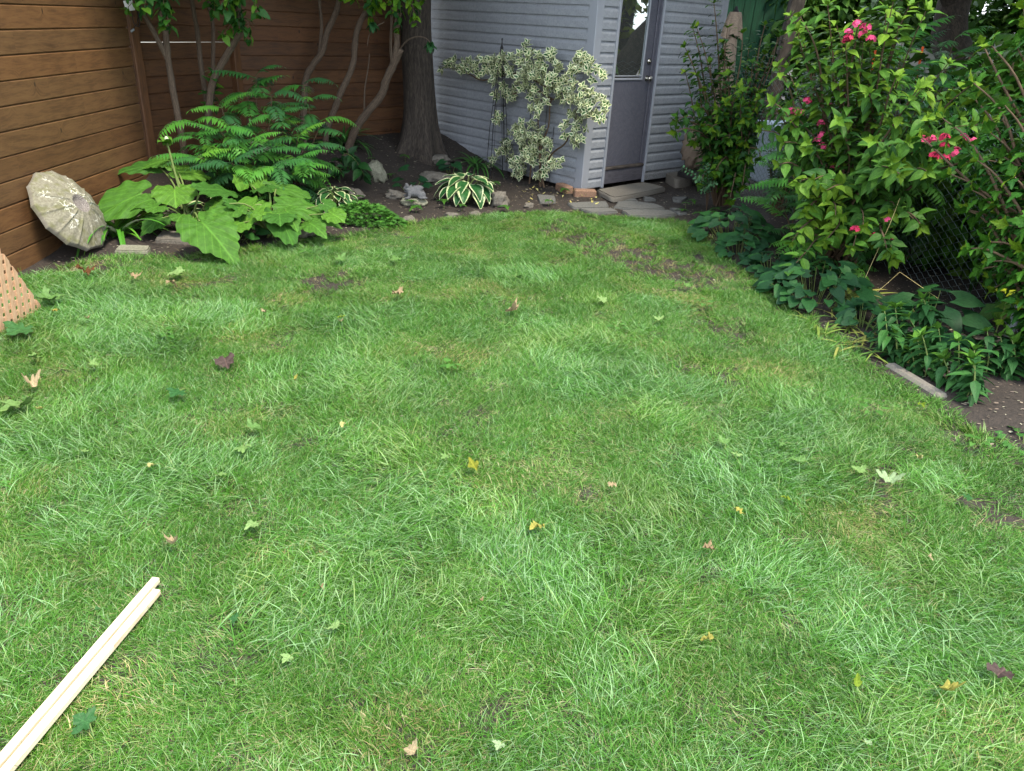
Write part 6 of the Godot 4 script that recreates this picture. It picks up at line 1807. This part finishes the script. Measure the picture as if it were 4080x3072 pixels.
	stem(cb, "wire", spline([Vector3(-3.14, 1.9, -6.6), Vector3(-3.10, 1.6, -6.54), Vector3(-3.09, 1.45, -6.54), Vector3(-3.105, 1.40, -6.54), Vector3(-3.14, 1.42, -6.54), Vector3(-3.15, 1.52, -6.55)], 5), 0.003, 0.003, M.dark, 6)
	var pg := MB.new()
	pg.box(Transform3D.IDENTITY, Vector3(0.035, 0.016, 0.014), 0.003)
	obj("plug", pg.mesh(M.galv), cb, Transform3D(Basis(Vector3.BACK, 0.6), Vector3(-3.165, 1.368, -6.55)))
	var tg := MB.new()
	tg.box(Transform3D.IDENTITY, Vector3(0.066, 0.075, 0.003), 0.001)
	obj("tag", tg.mesh(M.white), cb, Transform3D(Basis.from_euler(Vector3(-0.2, 0.3, 0.18)), Vector3(-3.152, 1.545, -6.53)))
var EDGE := PackedVector2Array([Vector2(-3.2, 0.6), Vector2(-3.18, -4.1), Vector2(-3.14, -4.6), Vector2(-3.02, -4.95), Vector2(-2.75, -5.02), Vector2(-2.45, -5.08), Vector2(-2.13, -5.28), Vector2(-1.76, -5.58), Vector2(-1.35, -5.93), Vector2(-0.95, -6.42), Vector2(-0.66, -6.62), Vector2(-0.4, -6.85), Vector2(0.1, -7.05), Vector2(0.5, -7.10), Vector2(1.0, -7.06), Vector2(1.45, -7.08), Vector2(1.55, -6.7), Vector2(1.60, -6.1), Vector2(1.70, -5.4), Vector2(1.78, -4.86), Vector2(1.98, -3.85), Vector2(2.12, -3.3), Vector2(2.26, -2.88), Vector2(2.5, -2.3), Vector2(2.9, -1.6), Vector2(3.3, 0.6)])

# worn places: x, z, radius, how bare
const BARE := [[0.55, -6.1, 0.30, 0.75], [0.85, -5.75, 0.32, 0.9], [1.05, -5.45, 0.30, 0.95], [1.25, -5.15, 0.28, 0.85], [0.35, -6.35, 0.35, 0.45], [0.75, -6.0, 0.5, 0.4], [1.15, -5.5, 0.5, 0.45], [1.45, -5.4, 0.22, 0.7], [-1.22, -4.75, 0.28, 0.75], [-0.3, -4.4, 0.12, 0.4], [1.14, -3.15, 0.10, 0.7], [1.62, -2.75, 0.12, 0.6], [1.85, -2.55, 0.12, 0.5], [1.80, -2.33, 0.12, 0.7], [1.98, -2.42, 0.10, 0.5], [1.55, -2.42, 0.08, 0.5], [-2.9, -4.85, 0.3, 0.8], [-2.5, -5.05, 0.25, 0.6], [1.3, -4.2, 0.25, 0.4], [1.0, -3.6, 0.22, 0.4], [-2.0, -4.3, 0.15, 0.2]]

func grass_tuft(n: int, spread: float, len0: float, len1: float, wd: float, lean: float, bend: float, cols: Array, r: RandomNumberGenerator, seg := 3) -> MB:
	var m := MB.new()
	for k in n:
		var a := r.randf() * TAU
		var q := sqrt(r.randf()) * spread
		var b := Vector3(cos(a) * q, -0.01, sin(a) * q)
		# the whole tuft is combed towards +z, more or less
		var dirx := r.randfn() * 0.65
		var d := Vector3(dirx, 1.0, lean + r.randfn() * 0.45).normalized()
		var L := r.randf_range(len0, len1)
		var side := Vector3(r.randfn(), 0.0, r.randfn()).normalized()
		side = (side - d * side.dot(d)).normalized()
		var fall := Vector3(d.x, 0, d.z)
		if fall.length() < 0.01: fall = Vector3.BACK
		fall = fall.normalized()
		var w := wd * r.randf_range(0.7, 1.25)
		var col: Color = cols[r.randi() % cols.size()]
		var p := b
		var dd := d
		var bn := bend * r.randf_range(0.3, 1.3)
		var prev := -1
		for s in seg + 1:
			var t := float(s) / seg
			var ww := w * (1.0 - t * t * 0.92)
			if s == seg:
				var i := m.p(p, Vector2(0.5, 1), col)
				m.tri(prev, i, prev + 1)
			else:
				var i := m.p(p - side * ww * 0.5, Vector2(0, t), col)
				m.p(p + side * ww * 0.5, Vector2(1, t), col)
				if prev >= 0: m.quad(prev, i, i + 1, prev + 1)
				prev = i
			p += dd * L / seg
			dd = (dd + (fall * 0.9 - Vector3(0, 0.55, 0)) * bn / seg).normalized()
	return m

func make_lawn() -> void:
	var r := rng(707)
	M.grass = mat(Color.WHITE, 0.38, 0.3)
	M.grass.vertex_color_use_as_albedo = true
	M.grass.metallic_specular = 0.36
	M.grass.albedo_color = Color(0.95, 0.955, 0.93)
	var g1 := [Color(0.062, 0.185, 0.018), Color(0.080, 0.23, 0.024), Color(0.048, 0.15, 0.016), Color(0.15, 0.32, 0.065), Color(0.070, 0.21, 0.024), Color(0.23, 0.33, 0.11), Color(0.088, 0.245, 0.03), Color(0.055, 0.17, 0.02)]
	var g2 := [Color(0.09, 0.25, 0.036), Color(0.115, 0.29, 0.05), Color(0.07, 0.21, 0.028), Color(0.25, 0.42, 0.19), Color(0.085, 0.235, 0.036)]
	var dry := [Color(0.36, 0.33, 0.17), Color(0.32, 0.30, 0.15), Color(0.42, 0.40, 0.25), Color(0.28, 0.29, 0.13), Color(0.20, 0.28, 0.09)]
	# broad overlapping swards in the open, small tufts where the lawn is thin or ends
	var kinds := []
	for k in 4: kinds.append(grass_tuft(680, 0.14, 0.028, 0.082, 0.0024, 0.15 + 0.1 * k, 0.8 + 0.15 * k, g1 + [g2[3]], r).mesh(M.grass, true))
	for k in 3: kinds.append(grass_tuft(540, 0.14, 0.045, 0.115, 0.0026, 0.55, 1.4, g1 + g2 + g2 + [g2[3], g2[3], g2[3], g2[3]], r, 4).mesh(M.grass, true))
	for k in 2: kinds.append(grass_tuft(560, 0.14, 0.025, 0.065, 0.0028, 0.6, 1.3, g1 + dry, r).mesh(M.grass, true))
	kinds.append(grass_tuft(26, 0.060, 0.02, 0.060, 0.0024, 0.9, 1.4, dry, r).mesh(M.grass, true))
	kinds.append(grass_tuft(60, 0.050, 0.035, 0.075, 0.0032, 0.4, 1.1, g1, r).mesh(M.grass, true))
	# thatch: short pale blades lying close to the soil
	kinds.append(grass_tuft(300, 0.15, 0.03, 0.075, 0.0024, 2.6, 0.6, g1 + g1 + dry + [Color(0.16, 0.24, 0.06), Color(0.12, 0.22, 0.04)], r).mesh(M.grass, true))
	var xf := []
	var cc := []
	for k in kinds.size():
		xf.append([])
		cc.append([])
	var fl := noise(0.55, 71, 2)
	var fd := noise(0.9, 72, 2)
	var fc := noise(1.3, 73, 3)
	var fy := noise(0.8, 74, 2)
	var wob := func(q: Vector2) -> Vector2: return q + Vector2(fc.get_noise_2d(q.x * 4.0, q.y * 4.0), fc.get_noise_2d(q.y * 4.0, q.x * 4.0)) * 0.10
	var worn := func(q: Vector2) -> float:
		var w := 0.0
		for b in BARE:
			var d: float = Vector2(b[0], b[1]).distance_to(q) / (b[2] * (1.0 + 0.5 * fc.get_noise_2d(q.x * 6.0, q.y * 6.0)))
			w = maxf(w, b[3] * (1.0 - sstep(0.55, 1.1, d)))
		return w
	for lay in 2:
		var step := 0.115 if lay == 0 else 0.052
		var z := 0.55
		while z > -7.3:
			var x := -3.25
			while x < 3.3:
				var p := Vector2(x, z) + Vector2(r.randf_range(-0.5, 0.5), r.randf_range(-0.5, 0.5)) * step
				x += step
				var inside := true
				for k in 9:
					var q := p if k == 8 else p + Vector2.from_angle(TAU * k / 8.0) * 0.15
					if not Geometry2D.is_point_in_polygon(wob.call(q), EDGE):
						if k == 8: inside = false
						elif inside: inside = false
				var core := Geometry2D.is_point_in_polygon(wob.call(p), EDGE)
				if not core: continue
				var bare: float = worn.call(p)
				var open := inside and bare < 0.12
				var thin := sstep(-3.5, -6.5, p.y)
				var tint := 1.0 + fc.get_noise_2d(p.x * 1.2, p.y * 1.2) * 0.26 + r.randf_range(-0.10, 0.10)
				var yel := fy.get_noise_2d(p.x * 2.0 + 30.0, p.y * 2.0)
				var col := Color(tint * (1.0 + maxf(0.0, yel) * 0.25), tint, tint * (1.0 - yel * 0.2))
				var lush := fl.get_noise_2d(p.x * 1.6, p.y * 1.6) * 1.5 + 0.05 + fc.get_noise_2d(p.x * 2.5, p.y * 2.5) * 0.8 - thin * 0.6
				if lay == 0:
					if not open: continue
					xf[11].append(Transform3D(Basis(Vector3.UP, r.randf() * TAU).scaled(Vector3(1.0, 0.75, 1.0)), on(p.x, p.y, 0.004)))
					cc[11].append(Color(1, 1, 1))
					var k := r.randi() % 4
					if lush + r.randf_range(-0.3, 0.3) > 0.28: k = 4 + r.randi() % 3
					elif yel + r.randf_range(-0.3, 0.3) > 0.42: k = 7 + r.randi() % 2
					add_tuft(xf[k], cc[k], p, r, fd, (0.85 + 0.15 * lush) * lerpf(1.0, 0.85, thin), col)
				elif not open:
					if r.randf() < bare * 0.92:
						if r.randf() < 0.5: add_tuft(xf[9], cc[9], p, r, fd, 1.0, Color(1, 1, 1).lerp(Color(0.7, 0.6, 0.5), r.randf()))
					elif r.randf() < 0.12: add_tuft(xf[9], cc[9], p, r, fd, 1.0, Color(1, 1, 1))
					else: add_tuft(xf[10], cc[10], p, r, fd, 0.9, col)
			z -= step
	var lawn := thing("lawn_grass", "green lawn of uneven grass with worn and yellowed patches", "grass")
	lawn.set_meta("kind", "stuff")
	for k in kinds.size():
		var o := many("grass", kinds[k], xf[k], cc[k], lawn)
		o.set_meta("kind", "stuff")
	# crumbs of bark, twig and dead leaf over the bare soil
	M.litter = mat(Color.WHITE, 0.9)
	M.litter.vertex_color_use_as_albedo = true
	var chip := MB.new()
	var ci := chip.p(Vector3(0, 0.15, 0))
	for k in 5: chip.p(Vector3(cos(TAU * k / 5.0) * (0.6 + 0.4 * (k % 2)), 0.0, sin(TAU * k / 5.0) * 0.55))
	for k in 5: chip.tri(ci, 1 + (k + 1) % 5, 1 + k)
	var cm := chip.mesh(M.litter, true)
	var lx := []
	var lc := []
	var ramp := [Color(0.10, 0.075, 0.055), Color(0.16, 0.12, 0.09), Color(0.06, 0.045, 0.035), Color(0.24, 0.19, 0.14), Color(0.13, 0.10, 0.085), Color(0.05, 0.04, 0.03), Color(0.30, 0.28, 0.20)]
	for k in 26000:
		var p := Vector2(r.randf_range(-3.2, 3.3), r.randf_range(-9.6, -1.5))
		if Geometry2D.is_point_in_polygon(p, EDGE) and r.randf() < 0.75: continue
		var s := r.randf_range(0.004, 0.013)
		lx.append(Transform3D(Basis.from_euler(Vector3(r.randf_range(-0.5, 0.5), r.randf() * TAU, r.randf_range(-0.5, 0.5))).scaled(Vector3(s * r.randf_range(0.6, 2.2), s * 0.7, s * 0.7)), on(p.x, p.y, 0.006)))
		lc.append(ramp[r.randi() % ramp.size()])
	var lo := many("soil_litter", cm, lx, lc)
	meta(lo, "crumbs of bark, twigs and dead leaf on the dark soil", "litter", "", "stuff")
	fallen_leaves(rng(808))
	petals(rng(809))
	lawn_weeds(rng(810))

func add_tuft(a: Array, c: Array, p: Vector2, r: RandomNumberGenerator, fd: FastNoiseLite, s: float, col: Color) -> void:
	var ang := fd.get_noise_2d(p.x * 1.4, p.y * 1.4) * 5.5 + r.randfn() * 0.95 + 0.6
	var k := s * r.randf_range(0.75, 1.2)
	a.append(Transform3D(Basis(Vector3.UP, ang).scaled(Vector3(k, k * r.randf_range(0.8, 1.15), k)), on(p.x, p.y)))
	c.append(col)

func fallen_leaves(r: RandomNumberGenerator) -> void:
	var vt := vein_tex(6, 0.9, 0.18, 15)
	var kinds := {
		"g": [[Color(0.48, 0.62, 0.36), Color(0.55, 0.68, 0.43), Color(0.42, 0.58, 0.32)], "fallen_maple_leaf", "pale green maple leaf lying on the lawn", "maple leaf", "pale green leaves fallen on the lawn", MAPLE],
		"d": [[Color(0.27, 0.46, 0.26), Color(0.22, 0.41, 0.22)], "fallen_maple_leaf", "dark green maple leaf lying face up on the lawn", "maple leaf", "dark green leaves fallen on the lawn", MAPLE],
		"p": [[Color(0.62, 0.72, 0.55)], "fallen_maple_leaf", "whitish green maple leaf showing its underside on the lawn", "maple leaf", "upturned pale leaves on the lawn", MAPLE],
		"o": [[Color(0.46, 0.56, 0.16), Color(0.52, 0.54, 0.18)], "fallen_leaf", "yellow green leaf half sunk in the grass", "leaf", "yellow green leaves fallen on the lawn", SHARON],
		"y": [[Color(0.70, 0.70, 0.42), Color(0.74, 0.73, 0.50), Color(0.68, 0.66, 0.34)], "fallen_leaf", "yellow curled leaf lying on the lawn grass", "leaf", "yellow leaves fallen on the lawn", SHARON],
		"t": [[Color(0.70, 0.62, 0.50), Color(0.74, 0.67, 0.55), Color(0.62, 0.53, 0.42)], "dry_leaf", "curled dry tan leaf lying on the lawn grass", "leaf", "dry tan leaves on the lawn", MAPLE],
		"b": [[Color(0.42, 0.28, 0.17)], "dry_leaf", "crumpled brown leaf near the stone basin", "leaf", "", MAPLE],
		"m": [[Color(0.38, 0.34, 0.34), Color(0.35, 0.29, 0.285)], "dry_leaf", "dark grey dead leaf lying on the lawn", "leaf", "dark dead leaves on the lawn", ROUNDLEAF]}
	var mats := {}
	for k in kinds:
		mats[k] = []
		for q in kinds[k][0]: mats[k].append(mat(q, 0.5 if k in ["g", "d", "p"] else 0.75, 0.35, vt))
	for q in LAWN_LEAVES:
		var kd = kinds[q[0]]
		var s: float = q[3]
		var curl: float = {"g": 0.6, "d": 0.35, "p": 0.8, "o": 0.9, "y": 1.6, "t": 1.9, "b": 2.2, "m": 0.9}[q[0]]
		var mb := lobed(kd[5], Vector2(0, 0.35 if kd[5] == MAPLE else 0.3), [0.3, 0.6, 0.85, 1.0], curl * r.randf_range(-0.5, 0.9), curl * r.randf_range(-0.6, 1.0), 0.05 + 0.06 * curl, r.randf() * 6.0, curl * 0.35)
		var p := on(q[1], q[2], 0.045 + r.randf_range(0.0, 0.012))
		var b := Basis(Vector3.UP, r.randf() * TAU) * Basis.from_euler(Vector3(r.randf_range(-0.3, 0.3), 0, r.randf_range(-0.3, 0.3)))
		var t := thing(kd[1], kd[2], kd[3], p, 0.0, kd[4])
		t.basis = b
		var L := s * (0.66 if kd[5] == MAPLE else 0.9)
		obj("blade", mb.mesh(mats[q[0]][r.randi() % mats[q[0]].size()]), t, Transform3D(Basis.from_scale(Vector3.ONE * L), Vector3(0, 0, -L * 0.4)))
		if q[0] in ["g", "d", "p", "y"]:
			var st := MB.new()
			st.tube(spline([Vector3(0, 0.0, -L * 0.4), Vector3(0.01, 0.006, -L * 0.7), Vector3(0.02, 0.0, -L * 1.0)], 3), taper(7, 0.0016, 0.0011), 4)
			obj("leaf_stalk", st.mesh(M.gstem), t)

func petals(r: RandomNumberGenerator) -> void:
	# pale yellow leaves under the cream edged shrub
	var m := [mat(Color(0.74, 0.72, 0.46), 0.7, 0.3), mat(Color(0.66, 0.62, 0.36), 0.7, 0.3)]
	var bl := [blade(w_ovate, 0.3, 4, 1, 0.3, 0.6).mesh(null), blade(w_ovate, 0.3, 4, 1, 0.1, -0.6).mesh(null)]
	for k in 46:
		var p := Vector2(r.randf_range(-0.1, 0.75), r.randf_range(-8.2, -7.35))
		var o := obj("shed_leaf", bl[k % 2], null, Transform3D(Basis.from_euler(Vector3(r.randf_range(-0.3, 0.3), r.randf() * TAU, r.randf_range(-0.4, 0.4))).scaled(Vector3.ONE * r.randf_range(0.025, 0.045)), on(p.x, p.y, 0.024)), m[k % 2])
		meta(o, "small cream yellow leaf dropped on soil below the variegated shrub", "leaf", "yellow leaves dropped below the variegated shrub")

func lawn_weeds(r: RandomNumberGenerator) -> void:
	var m := tones([Color(0.30, 0.50, 0.22), Color(0.36, 0.56, 0.26)], 0.55, 0.4, LEAF.heartvein)
	for q in [Vector2(0.2, -6.6), Vector2(0.9, -6.7), Vector2(-0.6, -6.2), Vector2(-1.5, -5.2), Vector2(1.2, -4.6), Vector2(2.05, -2.95), Vector2(2.15, -2.6), Vector2(1.7, -3.2), Vector2(-0.3, -3.4), Vector2(0.6, -4.1), Vector2(-1.8, -3.6), Vector2(1.3, -6.2), Vector2(1.5, -6.0), Vector2(0.4, -5.6), Vector2(2.2, -2.75), Vector2(1.95, -2.2)]:
		var t := thing("clover_sprig", "small round leaved weed growing between the lawn grass blades", "weed", on(q.x, q.y), r.randf() * TAU, "weeds in the lawn")
		for k in 6:
			var a := TAU * k / 6.0 + r.randf_range(-0.3, 0.3)
			var d := r.randf_range(0.01, 0.05)
			var b := Vector3(cos(a) * d, r.randf_range(0.045, 0.065), sin(a) * d)
			obj("leaf", LEAF.violet[k % 3], t, rot(along(b, b + Vector3(cos(a), 0.1, sin(a))), Vector3.ONE * r.randf_range(0.025, 0.042)), m[k % 2])
		stem(t, "stalk", [Vector3(0, -0.01, 0), Vector3(0.004, 0.05, 0)], 0.0015, 0.001, M.gstem, 4)
